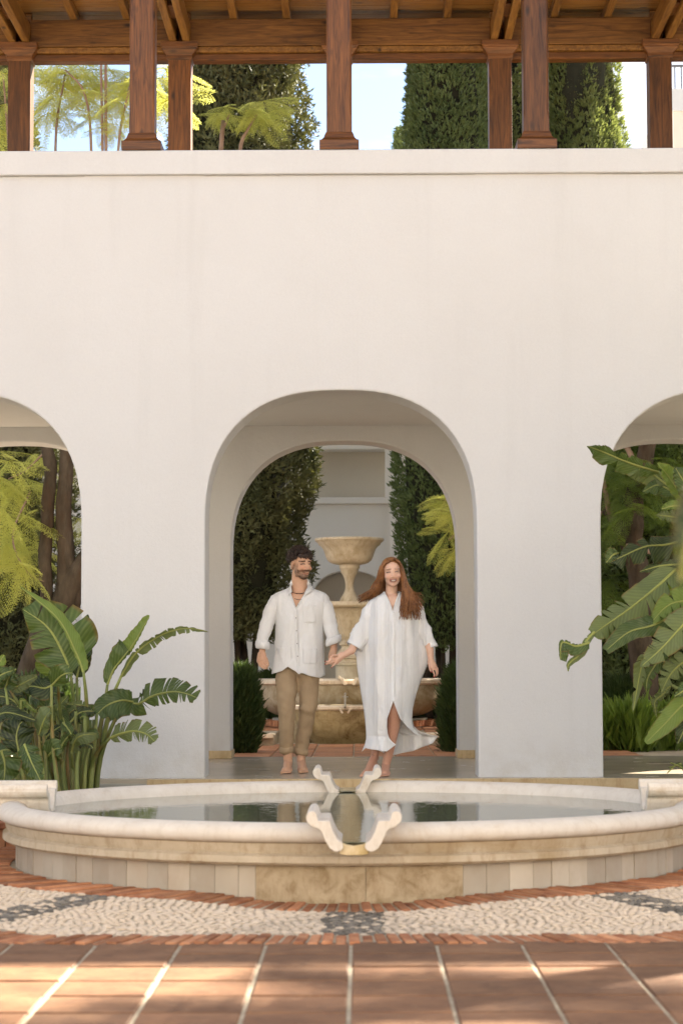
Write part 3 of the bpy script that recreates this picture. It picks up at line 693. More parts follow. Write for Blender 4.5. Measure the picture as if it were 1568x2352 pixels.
for s_ in (-1, 1):
    mb = MB(); mb.prism([(SX+s_*p*.45, (q-.24)*.45+zs-.09) for p, q in HORN], 1, SYC-.72, SYC-.5); mb.build('scrolled_lip', M['fountain_pale'], bs, bevel=.003)

# ---------------------------------------------------------------- white building behind the garden
BY = 33.0
hb = thing('courtyard_building', 'grey white building behind the fountain with small arch and upper loggia', 'building', (0, BY, 0))
AX = at(803, 1400, BY).x; ah = at(803, 1311, BY).z; zp = at(803, 1143, BY).z; zl0 = at(803, 1031, BY).z
xa, xb = at(500, 1100, BY).x, at(893, 1100, BY).x
xc_, xd = at(20, 1100, BY).x, at(235, 1100, BY).x
arched_wall('wall', -14, 14, BY, BY+.5, 0, zp-.10, [AX], M['stucco_far'], hb, aw=.60, sp=ah-.62, ap=ah, bevel=.01)
mb = MB(); mb.box(-14, 14, BY-.05, BY+.45, zp-.098, zp); mb.build('ledge', M['stucco_far'], hb, bevel=.01)
segs = [(-14, xc_), (xd, xa), (xb, 14)]
mb = MB()
for a_, b_ in segs: mb.box(a_, b_, BY+.02, BY+.5, zp, 5.6)
mb.build('upper_wall', M['stucco_far'], hb)
for a_, b_ in ((xc_, xd), (xa, xb)):
    mb = MB(); mb.box(a_, b_, BY+.02, BY+.5, zl0 if a_ == xa else zl0+.4, 5.6); mb.build('lintel', M['stucco_far'], hb)
mb = MB(); mb.box(-14, 14, BY+.502, BY+.7, 0, 5.6); mb.build('loggia_back_wall', M['stucco_tan'], hb)
mb = MB(); mb.box(-14.2, 14.2, BY-.25, BY+6, 5.6, 5.9); mb.build('cornice', M['stucco_far'], hb)
mb = MB(); mb.box(xb-.06, xb+.14, BY-.03, BY+.018, zp+.002, zl0+.3); mb.box(xb+.02, xb+.10, BY-.06, BY-.032, .2, zp-.11); mb.build('pilaster', M['stucco_far'], hb, bevel=.008)
# raised ring round the arch
P_ = arch_pts(AX, .60, ah-.62, ah, 30); mb = MB(); v = []
for (x, z) in P_:
    d = Vector((x-AX, z-(ah-.62))); d = d.normalized() if d.length else Vector((0,1))
    for r_ in (.0, .13): v += [(x+d.x*r_, BY-.035, z+d.y*r_), (x+d.x*r_, BY-.002, z+d.y*r_)]
f = []
for k in range(30):
    a_ = 4*k; b_ = a_+4; f += [(a_, b_, b_+2, a_+2), (a_, a_+1, b_+1, b_), (a_+2, b_+2, b_+3, a_+3)]
mb.add(v, f); mb.build('archivolt', M['stucco_far'], hb, fixn=True)
mb = MB(); zz = at(100, 1150, BY).z
mb.box(xc_, xd, BY+.05, BY+.08, zz-.03, zz+.01)
rail = mb.build('balcony_railing', M['iron'], hb); bar = None
nb_ = int((xd-xc_)/.12)
for k in range(nb_):
    mb = MB(); x = xc_+.06+.12*k; mb.box(x-.01, x+.01, BY+.055, BY+.075, zp, zz-.03); mb.build('bar', M['iron'], rail)
mb = MB(); mb.box(at(-30,1450,BY).x, at(52,1450,BY).x, BY-.06, BY-.003, .15, at(20,1395,BY).z); dr = mb.build('door', M['wood_door'], hb, bevel=.01)
# terrace house at upper right
th = thing('terrace_house', 'tan house with a railed roof terrace showing above the parapet beside the rear gallery post', 'house', (at(1650,300,38).x, 38, 0))
x0_ = at(1546, 300, 38).x
mb = MB(); mb.box(x0_, x0_+4, 38, 42, 0, at(1550, 256, 38).z); mb.build('wall', M['stucco_tan'], th)
mb = MB(); mb.box(x0_-.04, x0_+4, 37.94, 42, at(1550,255.5,38).z, at(1550,206,38).z); mb.build('parapet', M['stucco'], th)
zt_ = at(1550, 150, 38).z; zb_ = at(1550, 206, 38).z
mb = MB(); mb.box(x0_, x0_+4, 38.1, 38.14, zt_, zt_+.04); rl = mb.build('railing', M['iron'], th)
for k in range(34):
    mb = MB(); x = x0_+.05+.115*k; mb.box(x-.01, x+.01, 38.11, 38.13, zb_, zt_); mb.build('bar', M['iron'], rl)

# ================================================================ foliage generators
def vnoise(P, freq, seed):
    r = np.random.default_rng(seed); out = np.zeros(len(P))
    for k in range(7):
        d = r.normal(size=3)*np.array(freq); ph = r.uniform(0, 6.28); out += np.sin(P@d+ph)
    return out/7**.5/.9
def tufts(C, Nrm, L, W, m, up=.5, out=.6, jit=.6, rng=RNG):
    """C centres, Nrm outward normals -> diamond leaflets"""
    n = len(C); C = np.repeat(C, m, 0); Nn = np.repeat(Nrm, m, 0)
    d = Nn*out+np.array([0,0,up])+rng.normal(size=C.shape)*jit; d /= np.linalg.norm(d, axis=1)[:,None]
    s = np.cross(d, rng.normal(size=C.shape)); s /= np.linalg.norm(s, axis=1)[:,None]+1e-9
    l = L*rng.uniform(.6, 1.25, len(C))[:,None]; w_ = W*rng.uniform(.7, 1.3, len(C))[:,None]
    b = C+rng.normal(size=C.shape)*L*.18
    V = np.stack([b, b+d*l*.5+s*w_*.5, b+d*l, b+d*l*.5-s*w_*.5], 1).reshape(-1, 3)
    F = np.arange(len(V)).reshape(-1, 4); return V, F
def cypress(name, label, x, y, z0, z1, rad, n, mat, seed, loose=0, L=.13, trunkn=1, lump=.10, group='dark cypresses beyond the arcade', base=0.15, top_taper=True, lean=0):
    rng = np.random.default_rng(seed); L *= .66; n = int(n*1.7); z1 = z1+.0
    t = thing(name, label, 'tree', (x, y, base), group)
    def rprof(h):                       # h 0..1
        a = np.clip(h/(.26 if loose >= 1 else .10), 0, 1)**.6; b = np.clip((1-h)/.55, 0, 1)**.55
        return rad*((.40+.60*a) if loose >= 1 else (.55+.45*a))*b
    h = rng.uniform(0, 1, n)**.93; th = rng.uniform(0, 2*PI, n)
    # favour the side that can be seen
    th = np.where(rng.uniform(size=n) < .35, -np.abs(th-PI), th)
    r = rprof(h); P = np.stack([np.cos(th)*r*1.0, np.sin(th)*r, z0+h*(z1-z0)], 1)
    k = 1+lump*vnoise(P, (3.2/rad**.3, 3.2/rad**.3, 1.1), seed)+.75*lump*vnoise(P, (8, 8, 1.3), seed+1)+(.12*loose)*vnoise(P, (3, 3, 2.6), seed+2)
    depth = 1-np.abs(rng.normal(size=n))*.05*(1+2*loose)
    P[:, 0] *= k*depth; P[:, 1] *= k*depth
    P[:, 0] += x+lean*h; P[:, 1] += y
    Nn = np.stack([np.cos(th), np.sin(th), np.zeros(n)], 1)
    V, F = tufts(P, Nn, L, L*.26, 6, up=.75-.3*loose, out=.55, jit=.42+.25*loose, rng=rng)
    np_mesh('crown', V, F, mat, t)
    # solid dark core added inside the crown to block sky light
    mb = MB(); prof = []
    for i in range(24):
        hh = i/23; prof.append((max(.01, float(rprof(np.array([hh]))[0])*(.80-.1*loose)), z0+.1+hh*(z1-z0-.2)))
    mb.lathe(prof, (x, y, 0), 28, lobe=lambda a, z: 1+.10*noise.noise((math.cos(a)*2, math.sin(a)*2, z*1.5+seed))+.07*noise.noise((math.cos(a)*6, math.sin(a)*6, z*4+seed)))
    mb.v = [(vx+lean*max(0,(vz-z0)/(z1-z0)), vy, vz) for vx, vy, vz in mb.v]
    mb.build('light_block_core', M['core'], t, smooth=False)
    for k_ in range(trunkn):
        a = random.uniform(-.6, .6)*(rad*.55 if trunkn > 1 else .02); a2 = random.uniform(-.3,.3) if trunkn > 1 else 0
        mb = MB(); rr_ = .12 if trunkn == 1 else random.uniform(.035, .06)
        pts = [(x+a, y-a2, base-.05), (x+a+random.uniform(-.08,.08), y-a2, z0*.5+.2), (x+a*1.2+random.uniform(-.1,.1), y-a2, z0+.6), (x+a, y, z0+1.5)]
        mb.tube(smooth_path(pts, 10), [rr_*(1-.04*i) for i in range(10)], 8); mb.build('trunk', M['bark'], t, smooth=True)
    return t
def vx(u, Y): return at(u, 900, Y).x
def vz(v, Y): return at(800, v, Y).z
cypress('cypress_tree', 'broad shaggy olive green cypress behind the man with bare stems below', vx(553,29.2), 29.2, vz(1470,29.2), 13.5, 1.12, 15000, M['cypress_brown'], 11, loose=1, L=.15, trunkn=9, lump=.13, base=TZ)
cypress('cypress_tree', 'narrow dark cypress just right of the fountain bowls behind the woman', vx(1022,28.4), 28.4, vz(1500,28.4), 13.2, .66, 9000, M['cypress'], 12, L=.12, trunkn=5, lump=.10, base=TZ)
cypress('cypress_tree', 'dense green cypress column seen left of the right front gallery post', vx(1128,30), 30, vz(1500,30), 14.5, .62, 10000, M['cypress_light'], 13, L=.11, trunkn=3, lump=.16)
cypress('cypress_tree', 'cypress mostly hidden behind the right front gallery post', vx(1215,31), 31, 1.5, 14.0, .52, 6000, M['cypress'], 17, L=.12, trunkn=2, lump=.12)
cypress('cypress_tree', 'tall light green sunlit cypress right of the right front gallery post', vx(1335,30), 30, 1.5, 14.6, .72, 12000, M['cypress_light'], 14, L=.12, trunkn=3, lump=.15)
cypress('cypress_tree', 'shadowed cypress behind the forked trunks in the arch on the banana clump side', vx(-10,29), 29, .8, vz(330,29)+1.5, .95, 9000, M['cypress_brown'], 15, loose=.6, L=.14, trunkn=4, lump=.12)
cypress('cypress_tree', 'tiny distant cypress tip poking over the parapet', vx(918,60), 60, 2, vz(296,60), .42, 1500, M['cypress'], 16, L=.22, lump=.05)
def shrub(name, label, u0, u1, vtop, vbot, Y, n, mat, group=None, L=.16, base=None, wid=.25, cat='shrub', up=1.1):
    xa_, xb_ = vx(u0, Y), vx(u1, Y); zt_, zb_ = vz(vtop, Y), (base if base is not None else vz(vbot, Y))
    x, rx_ = (xa_+xb_)/2, (xb_-xa_)/2; t = thing(name, label, cat, (x, Y, zb_), group)
    rng = np.random.default_rng(int(u0*7+vtop) % 9999)
    th = rng.uniform(0, 2*PI, n); h = rng.uniform(0, 1, n); rr_ = np.sqrt(np.clip(1-(h*1.02-.42)**2/.38, .03, 1))
    P = np.stack([np.cos(th)*rx_*rr_, np.sin(th)*rx_*rr_*.8, zb_+h*(zt_-zb_-L*.6)], 1)
    k = (1+.14*vnoise(P, (5,5,5), 3)) * (1-np.abs(rng.normal(size=n))*.12)
    P[:, 0] = x+P[:, 0]*k; P[:, 1] = Y+P[:, 1]*k
    Nn = np.stack([np.cos(th), np.sin(th), .2*np.ones(n)], 1)
    V, F = tufts(P, Nn, L, L*wid, 5, up=up, out=.7, jit=.35, rng=rng); np_mesh('leaves', V, F, mat, t)
    mb = MB(); mb.ell((x, Y, (zt_+zb_)/2-.05), (rx_*.78, rx_*.62, (zt_-zb_)*.42), 16, 10); mb.build('light_block_core', M['core'], t)  # solid dark core added to stop light passing through the leaves
    return t
shrub('rosemary_bush', 'dark needle leaved bush against the pier on the man\'s side', 500, 590, 1528, 1695, 22.2, 2600, M['shrub'], 'rosemary bushes flanking the fountain path', L=.13, base=FZ-.03, wid=.12)
shrub('rosemary_bush', 'dark needle leaved bush against the pier on the woman\'s side', 1012, 1110, 1525, 1690, 22.2, 2600, M['shrub'], 'rosemary bushes flanking the fountain path', L=.13, base=FZ-.03, wid=.12)
shrub('low_hedge', 'low clipped hedge behind the fountain basin beside the man', 560, 700, 1542, 1600, 29.5, 1500, M['shrub'], 'low hedges behind the fountain', L=.1, base=TZ)
shrub('low_hedge', 'low clipped hedge behind the fountain basin beside the woman', 940, 1060, 1540, 1600, 29.5, 1500, M['shrub'], 'low hedges behind the fountain', L=.1, base=TZ)
shrub('dark_bush', 'dark wispy bush low in the arch beside the drooping plant', 1368, 1470, 1560, 1670, 23.5, 2200, M['shrub'], L=.15, base=FZ-.03, wid=.1, cat='bush')
shrub('dark_bush', 'dark mass of leaves low in the arch behind the banana clump', -60, 210, 1560, 1720, 23.0, 3500, M['shrub'], L=.15, base=FZ-.03, wid=.3, cat='bush')
shrub('dark_bush', 'deep green bush in the far corner behind the drooping plant', 1490, 1640, 1480, 1700, 25.0, 3000, M['shrub'], L=.16, base=FZ-.03, wid=.3, cat='bush')
for u_, Y_, lb in ((1385,22.6,'bright green fern tight against the pier in the side arch'),(1415,23.1,'taller bright green fern in the bed between pier and trunk'),(1442,22.5,'low wide green fern just before the feathery tree trunk'),(1512,22.8,'green fern on the far side of the feathery tree trunk')):
    shrub('fern', lb, u_-26, u_+26, 1628+(u_%7)*3, 1725, Y_, 420, M['fern'], 'bright ferns in the garden beds', L=.26, base=FZ-.03, wid=.14, cat='fern', up=1.3)
# ---------------------------------------------------------------- feathery trees
def frond_mesh(name, mat, L=.46):
    mb = MB(); npn = 13; rac = [Vector((0, L*t, -.20*L*t*t)) for t in np.linspace(0, 1, npn+1)]
    mb.tube(rac, [.004*(1-.7*i/npn) for i in range(npn+1)], 3, cap=False)
    for i in range(1, npn+1):
        t = i/npn; pl = L*.30*math.sin(PI*(.16+.80*(1-t)))**.8+.02
        for sg in (-1, 1):
            b = rac[i]; d = Vector((sg*math.cos(.9-.5*t), math.sin(.9-.5*t), -.25)).normalized(); q = Vector((-d.y*sg, d.x*sg, 0)).normalized()
            m_ = 8
            for j in range(m_):
                p = b+d*pl*(j/m_)+Vector((0,0,-.12*pl*(j/m_)**2)); ll = pl*.26*math.sin(PI*(.25+.7*(1-j/m_)))+.006
                for s2 in (-1, 1):
                    e = (q*s2*.8+d*.6).normalized()*ll; n_ = Vector((0,0,random.uniform(-.3,.3)))*ll
                    mb.add([p, p+e*.55+d*pl*.06+n_, p+e*1.1+n_], [(0,1,2)])
    me = bpy.data.meshes.new(name); me.from_pydata(mb.v, [], mb.f); me.materials.append(mat); me.update(); return me
FR = {'y': frond_mesh('yellow_frond', M['jaca']), 'd': frond_mesh('green_frond', M['jaca_dark'])}
def rosette(parent, c, n, L, key, flat=.25, amin=0, amax=2*PI, droop=.95):
    c = Vector(c)-wloc(parent)
    for k in range(n):
        a = amin+(amax-amin)*(k+random.uniform(0,.8))/n; el = random.uniform(-droop, flat)
        o = bpy.data.objects.new('frond', FR[key]); link(o, parent); o.location = c
        o.rotation_euler = (el, random.uniform(-.7,.7), a-PI/2); s_ = L/.46*random.uniform(.8, 1.15); o.scale = (s_, s_, s_)
def feather_tree(label, base, limbs, ros, key, thick=.1, mat='stem', group='feathery leaved garden trees', bark_limbs=()):
    t = thing('feathery_tree', label, 'tree', base, group)
    for pts, r0, r1 in bark_limbs:
        P_ = smooth_path(pts, 24); mb = MB(); nn = len(P_)
        P_ = [p+Vector((noise.noise(p*2.3), noise.noise(p*2.3+Vector((9,0,0))), 0))*r0*.35 for p in P_]
        mb.tube(P_, [(r0+(r1-r0)*i/(nn-1))*(1+.16*noise.noise(P_[i]*5)) for i in range(nn)], 14); mb.build('trunk', M['bark'], t, smooth=True)
    for pts, r0, r1 in limbs:
        P_ = smooth_path(pts, 16); mb = MB(); mb.tube(P_, [r0+(r1-r0)*i/15 for i in range(16)], 7); mb.build('branch', M[mat], t, smooth=True)
    for c, n, L in ros: rosette(t, c, n, L, key)
    return t
Yj = 24.0
def A(u, v, Y=Yj): return at(u, v, Y)
rl1 = [(A(20,1060,23.6),7,.5),(A(60,1100,24.2),7,.5),(A(10,1170,23.5),7,.5),(A(70,1190,24),6,.45),(A(15,1250,23.6),7,.48),(A(55,1300,23.5),7,.5),(A(85,1270,24.5),5,.4),(A(30,1120,25),7,.5),(A(-20,1210,24.5),7,.5),(A(178,1190,24.8),4,.3),(A(75,1045,24.8),6,.45),(A(-10,1090,24),6,.5),(A(45,1230,24.6),6,.5)]
gal = [(A(150,170,24.5),8,.5),(A(120,225,24.2),8,.5),(A(195,215,24),6,.42),(A(250,160,24.4),7,.5),(A(275,235,24),7,.5),(A(225,265,24.3),6,.34),(A(270,285,24),6,.34),(A(10,240,24),7,.5),(A(-10,290,24),7,.5),(A(12,170,24),7,.5),(A(370,210,24.5),7,.5),(A(385,160,24.2),6,.5),(A(90,160,24.6),6,.45),(A(165,110,24.4),7,.5),(A(310,200,24.4),6,.5),(A(130,190,24.8),8,.55),(A(180,150,24.9),8,.55),(A(260,190,24.9),8,.55),(A(110,260,24.3),6,.45),(A(285,170,24.6),7,.5),(A(360,180,24),7,.5),(A(385,230,24),7,.45)]
feather_tree('forked rough barked tree with yellow green feathery leaves in the arch behind the banana clump', A(70,1700), 
  [([A(70,1130), A(30,1230,23.8), A(60,1310,23.7), A(110,1340)], .012, .008), ([A(112,1030), A(60,1080), A(20,1100)], .012, .006),
   ([A(145,1000), A(150,700), A(128,342), A(150,170,24.5)], .028, .010), ([A(150,900), A(205,600), A(210,342), A(195,215), A(150,160)], .026, .008), ([A(160,900), A(236,600), A(236,342), A(232,130)], .026, .012), ([A(160,880), A(246,600), A(244,342), A(243,130)], .03, .014), ([A(160,880), A(270,600), A(272,342), A(300,190)], .026, .010), ([A(100,900), A(18,500), A(20,342), A(8,170)], .02, .01)],
  rl1+gal, 'y', bark_limbs=[([A(50,1720), A(62,1560), A(110,1440), A(150,1370), A(150,1280), A(145,1180), A(152,1020), A(150,900)], .14, .07),
     ([A(112,1420), A(104,1330), A(110,1200), A(115,1080), A(108,1010), A(120,900)], .078, .07), ([A(150,1400), A(172,1340), A(200,1290), A(240,1200)], .17, .12)])
feather_tree('slender young tree with two flat feathery crowns in front of the broad cypress', at(440,1700,26.5),
  [([at(440,1700,26.5), at(470,1000,26.5), at(508,342,26.5), at(516,290,26.5), at(528,262,26.5)], .05, .012), ([at(470,1000,26.5), at(535,500,26.4), at(552,342,26.4), at(568,300,26.4), at(590,262,26.4)], .04, .012)],
  [(at(512,262,26.5),9,.30),(at(520,245,26.5),7,.28),(at(495,262,26.5),5,.22),(at(592,262,26.4),9,.38),(at(605,232,26.4),9,.38),(at(575,250,26.4),7,.34),(at(625,255,26.4),6,.30)], 'y')
feather_tree('deep green feathery tree with a leaning trunk behind the drooping plant', at(1480,1720,23.4),
  [([at(1440,1250,23.4), at(1400,1180,23.4), at(1385,1100,23.4)], .05, .02), ([at(1436,1255,23), at(1480,1265,23), at(1530,1275,23)], .035, .025), ([at(1470,1100,23.5), at(1440,1030,23.6), at(1400,980,23.6)], .04,.02), ([at(1380,1180,23.3), at(1200,1130,23.2), at(1050,1150,23.1)], .03,.01)],
  [(at(u,v,Y),n,.46) for u,v,Y,n in ((1385,1060,23.3,8),(1420,1100,23.2,8),(1460,1080,23.6,8),(1400,1150,23.5,8),(1450,1170,23,8),(1500,1100,23.2,8),(1540,1060,23.6,8),(1385,1230,23.3,7),(1400,1330,23.6,8),(1385,1400,23.8,8),(1430,1360,24,7),(1510,1200,23.8,7),(1550,1180,24,7),(1420,1020,24,8),(1480,1010,24.2,8),(1540,1010,24.2,8),(1510,1320,24.2,7),(1560,1300,24.4,7),(1430,1440,24.6,6),(1370,1120,24,7),(1470,1230,24.6,7))], 'd',
  bark_limbs=[([at(1488,1740,23.4), at(1480,1600,23.4), at(1468,1450,23.4), at(1462,1300,23.4), at(1450,1230,23.4), at(1470,1100,23.5), at(1500,950,23.6)], .15, .09), ([at(1466,1330,23.4), at(1430,1230,23.4), at(1380,1150,23.5)], .09, .06)])
feather_tree('branch of yellow green feathery leaves inside the middle arch beside the dark cypress', at(1100,1700,23.6),
  [([at(1140,1700,23.6), at(1130,1200,23.6), at(1075,1130,23.5), at(1020,1150,23.5)], .04, .01), ([at(1130,1250,23.6), at(1075,1210,23.5), at(1030,1240,23.5)], .02, .01)],
  [(at(1035,1135,23.5),7,.34),(at(1045,1180,23.3),7,.36),(at(1030,1220,23.5),7,.34),(at(1050,1260,23.4),6,.34),(at(1060,1150,23.6),6,.4)], 'y')
# ================================================================ banana-leaved plants
def big_leaf(parent, pts, wl, wr, mat, tears=3, facing=(0,-1,.25), fold=.25, curl=.15, seed=None, taper=.8, droopy=.0, gap=.5, wprof=None, name='leaf', label=None, n=44):
    """pts: midrib world points base->tip; wl/wr half widths (m) on the two sides"""
    rg = random.Random(seed if seed is not None else random.random())
    P = smooth_path(pts, n); face = Vector(facing).normalized(); V = []; F = []; UV = []
    def hw(t): return (math.sin(PI*min(1, (t*.93+.055))**.72))**.75 if not wprof else wprof(t)
    Ltot = sum((P[i+1]-P[i]).length for i in range(n-1))
    tn = []
    for i in range(n):
        t = (P[min(i+1,n-1)]-P[max(i-1,0)]).normalized(); s_ = t.cross(face).normalized(); nn = s_.cross(t).normalized(); tn.append((t, s_, nn))
    for sg, W in ((-1, wl), (1, wr)):
        if W <= 0: continue
        cuts = sorted(rg.uniform(.12, .95) for _ in range(int(tears*(.7+.6*rg.random())))) if tears else []
        cuts = [0]+cuts+[1]; segs = [(a, b) for a, b in zip(cuts[:-1], cuts[1:]) if b-a > .012]
        for (a, b) in segs:
            m_ = max(2, int((b-a)*n)+1); K = 7; base = len(V); tw = rg.uniform(-1, 1)*(.35 if tears > 1 else .05); dr = rg.uniform(0, 1)*droopy; cutin = rg.uniform(.85, 1.06) if len(segs) > 2 else 1
            for j in range(m_+1):
                t = a+(b-a)*j/m_
                x = t*(n-1); i = min(int(x), n-2); u = x-i; p = P[i].lerp(P[i+1], u); T, Sd, Nn = tn[i]
                for k in range(K):
                    q = k/(K-1); mid = (a+b)/2; sh = (mid-t)*Ltot*gap*q**1.5*(1 if len(segs) > 2 else 0)*.45
                    w_ = W*hw(t)*cutin
                    wob = .022*math.sin(t*17+rg.random()*.2+sg)*q*W/.15+.008*math.sin(t*55+3*sg)*q*q
                    out_ = Sd*sg*w_*q*math.cos(fold*1.0); up_ = Nn*(w_*q*math.sin(fold)+wob-curl*w_*q*q*1.5+tw*W*q*((t-mid)/(b-a+.01))*.5)
                    lag = T*(w_*q*.28+sh)
                    V.append(p+out_+up_+lag+Vector((0,0,-1))*dr*w_*q*q)
                    UV.append((sg*q, t*Ltot))
            for j in range(m_):
                for k in range(K-1):
                    F.append((base+j*K+k, base+(j+1)*K+k, base+(j+1)*K+k+1, base+j*K+k+1))
    mb = MB(); mb.add(V, F)
    # midrib
    b0 = len(mb.v); mb.tube([P[i]-tn[i][2]*.002 for i in range(0, n, 3)], [.009*(1-.8*i/n)+.0015 for i in range(0, n, 3)], 5, cap=False)
    UV += [(0.0, 0.0)]*(len(mb.v)-b0)
    o = mb.build(name, M[mat], parent, smooth=True, fixn=False, uvs=UV)
    if label: o['label'] = label
    return o
def stalk(parent, pts, r0, r1, name='stalk'):
    P = smooth_path(pts, 12); mb = MB(); mb.tube(P, [r0+(r1-r0)*i/11 for i in range(12)], 7); return mb.build(name, M['stalk'], parent, smooth=True)
def z4(x, y, Y): return at(.4022*x, 872.6+.4022*y, Y)
def z5(x, y, Y): return at(1056.3+.4022*x, 872.6+.4022*y, Y)
def px(n, Y): return n*.4022/FPX*Y           # zoomed pixels -> metres
LP = thing('banana_plant', 'clump of large torn banana like leaves against the white pier beside the round pool', 'plant', z4(440, 2300, 15.9)*1)
LP.location.z = .05
LB = Vector((LP.location.x, 15.9, .05))
def LL(pts, w1, w2, mat, stalkfrom=None, **kw):
    P = [z4(*p) for p in pts]; Y = pts[0][2]
    big_leaf(LP, P, px(w1, Y), px(w2, Y), mat, **kw)
    if stalkfrom:
        s_ = [z4(*p) for p in stalkfrom]; s_[0].z = min(s_[0].z, .04) if len(stalkfrom) > 1 else s_[0].z
        stalk(LP, s_+[P[0]], .024, .010)
# (x, y, depth) lists, base of the blade -> tip. left side of travel is w1
LL([(405,1675,15.9),(360,1560,15.9),(270,1410,15.9),(130,1308,15.9)], 150, 235, 'strel', [(470,2330,16),(455,2050,16),(425,1850,15.95)], tears=5, seed=3, facing=(.1,-1,.15), fold=.12, curl=.1)
LL([(478,1668,15.75),(430,1545,15.75),(330,1360,15.75),(115,1180,15.8)], 14, 62, 'strel_bright', [(500,2330,16),(500,2050,15.9),(495,1830,15.8)], tears=1, seed=5, facing=(.5,-1,.1), fold=.1)
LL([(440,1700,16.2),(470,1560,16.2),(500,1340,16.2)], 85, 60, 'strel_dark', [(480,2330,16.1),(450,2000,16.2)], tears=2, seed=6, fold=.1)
LL([(300,1690,16.1),(285,1620,16.1),(262,1540,16.1)], 85, 60, 'strel_bright', [(420,2330,16),(350,2000,16)], tears=1, seed=7, fold=.15)
LL([(615,1740,15.9),(650,1655,15.9),(715,1570,15.85),(735,1545,15.85)], 85, 14, 'strel', [(520,2330,15.9),(560,2080,15.9),(600,1850,15.9)], tears=0, seed=8, fold=.2, wprof=lambda t: min(1, .35+1.2*t) if t < .97 else .8)
LL([(725,1570,15.88),(780,1480,15.88),(855,1345,15.9)], 72, 16, 'strel_bright', None, tears=0, seed=9, fold=.2, wprof=lambda t: (1-t)**.55*(.85+.3*t)+.04)
LL([(690,1700,15.8),(760,1580,15.75),(850,1500,15.7),(960,1440,15.6),(1080,1418,15.55),(1195,1440,15.5)], 26, 34, 'strel_pale', [(530,2330,15.9),(585,2100,15.9),(640,1830,15.85)], tears=7, seed=10, facing=(.3,-1,-.3), fold=.3, droopy=.5)
LL([(720,1830,15.7),(790,1850,15.65),(870,1805,15.6),(980,1780,15.5),(1060,1790,15.45),(1125,1815,15.4)], 105, 62, 'strel', [(545,2330,15.8),(570,2180,15.8),(640,1980,15.75)], tears=13, seed=11, facing=(.1,-1,.3), fold=-.15, gap=1.2, droopy=.15, wprof=lambda t: math.sin(PI*(.18+.75*t))**.7)
LL([(760,1838,15.5),(690,1830,15.4),(610,1860,15.35),(560,1905,15.3)], 100, 70, 'strel', None, tears=0, seed=12, facing=(0,-1,.2), fold=-.1, curl=-.1, wprof=lambda t: math.sin(PI*(.22+.74*t))**.5)
LL([(630,2045,15.5),(690,2020,15.45),(770,2005,15.4),(840,2025,15.35),(885,2065,15.3)], 78, 55, 'strel_pale', [(480,2330,15.7),(540,2160,15.6)], tears=12, seed=13, fold=-.15, gap=1.1, wprof=lambda t: math.sin(PI*(.2+.74*t))**.7)
LL([(410,2125,15.3),(430,2060,15.25),(470,2030,15.2),(555,2020,15.2)], 20, 75, 'strel_pale', [(430,2330,15.5)], tears=0, seed=14, fold=.1, wprof=lambda t: math.sin(PI*(.15+.82*t))**.6)
LL([(340,2120,15.4),(370,2060,15.4),(420,2010,15.4)], 30, 25, 'strel', [(380,2330,15.6)], tears=0, seed=15)
LL([(60,1770,15.4),(120,1740,15.4),(215,1690,15.4)], 50, 42, 'strel_pale', [(300,2330,15.7),(180,2000,15.5)], tears=1, seed=16, fold=.2)
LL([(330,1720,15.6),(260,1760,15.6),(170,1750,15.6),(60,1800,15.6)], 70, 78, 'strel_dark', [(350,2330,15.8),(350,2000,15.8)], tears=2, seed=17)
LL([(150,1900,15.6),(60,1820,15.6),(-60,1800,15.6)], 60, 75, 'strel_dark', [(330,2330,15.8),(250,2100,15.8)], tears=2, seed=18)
LL([(-60,1760,15.3),(0,1690,15.3),(100,1650,15.3)], 60, 40, 'strel', None, tears=3, seed=19)
LL([(-40,1660,15.5),(0,1610,15.5),(25,1570,15.5)], 30, 40, 'strel_bright', None, tears=0, seed=20)
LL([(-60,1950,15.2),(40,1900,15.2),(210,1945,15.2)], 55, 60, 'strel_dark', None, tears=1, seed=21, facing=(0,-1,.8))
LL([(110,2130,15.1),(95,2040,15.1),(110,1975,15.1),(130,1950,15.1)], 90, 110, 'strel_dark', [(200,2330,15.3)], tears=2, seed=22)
LL([(10,2120,14.8),(30,2200,14.8),(20,2330,14.8)], 105, 90, 'strel', None, tears=3, seed=23, facing=(0,-1,.3))
LL([(140,2080,14.9),(180,2180,14.85),(240,2300,14.8)], 75, 70, 'strel', None, tears=4, seed=24)
LL([(230,2080,15.6),(300,2010,15.6),(380,1960,15.6)], 40, 45, 'strel_dark', [(300,2330,15.8)], tears=3, seed=25)
LL([(330,1950,15.9),(330,1880,15.9),(390,1800,15.9)], 45, 50, 'strel_pale', [(400,2330,16),(350,2100,16)], tears=3, seed=26, droopy=.6)
LL([(520,1900,15.9),(470,1860,15.9),(380,1850,15.9)], 18, 30, 'strel_pale', None, tears=5, seed=27)
LL([(120,1880,15.3),(130,1830,15.3),(215,1900,15.3)], 14, 34, 'strel_bright', None, tears=1, seed=28)
LL([(400,1960,15.7),(460,1900,15.7),(560,1890,15.7)], 40, 45, 'strel_dark', None, tears=2, seed=29)
rgl = random.Random(77)
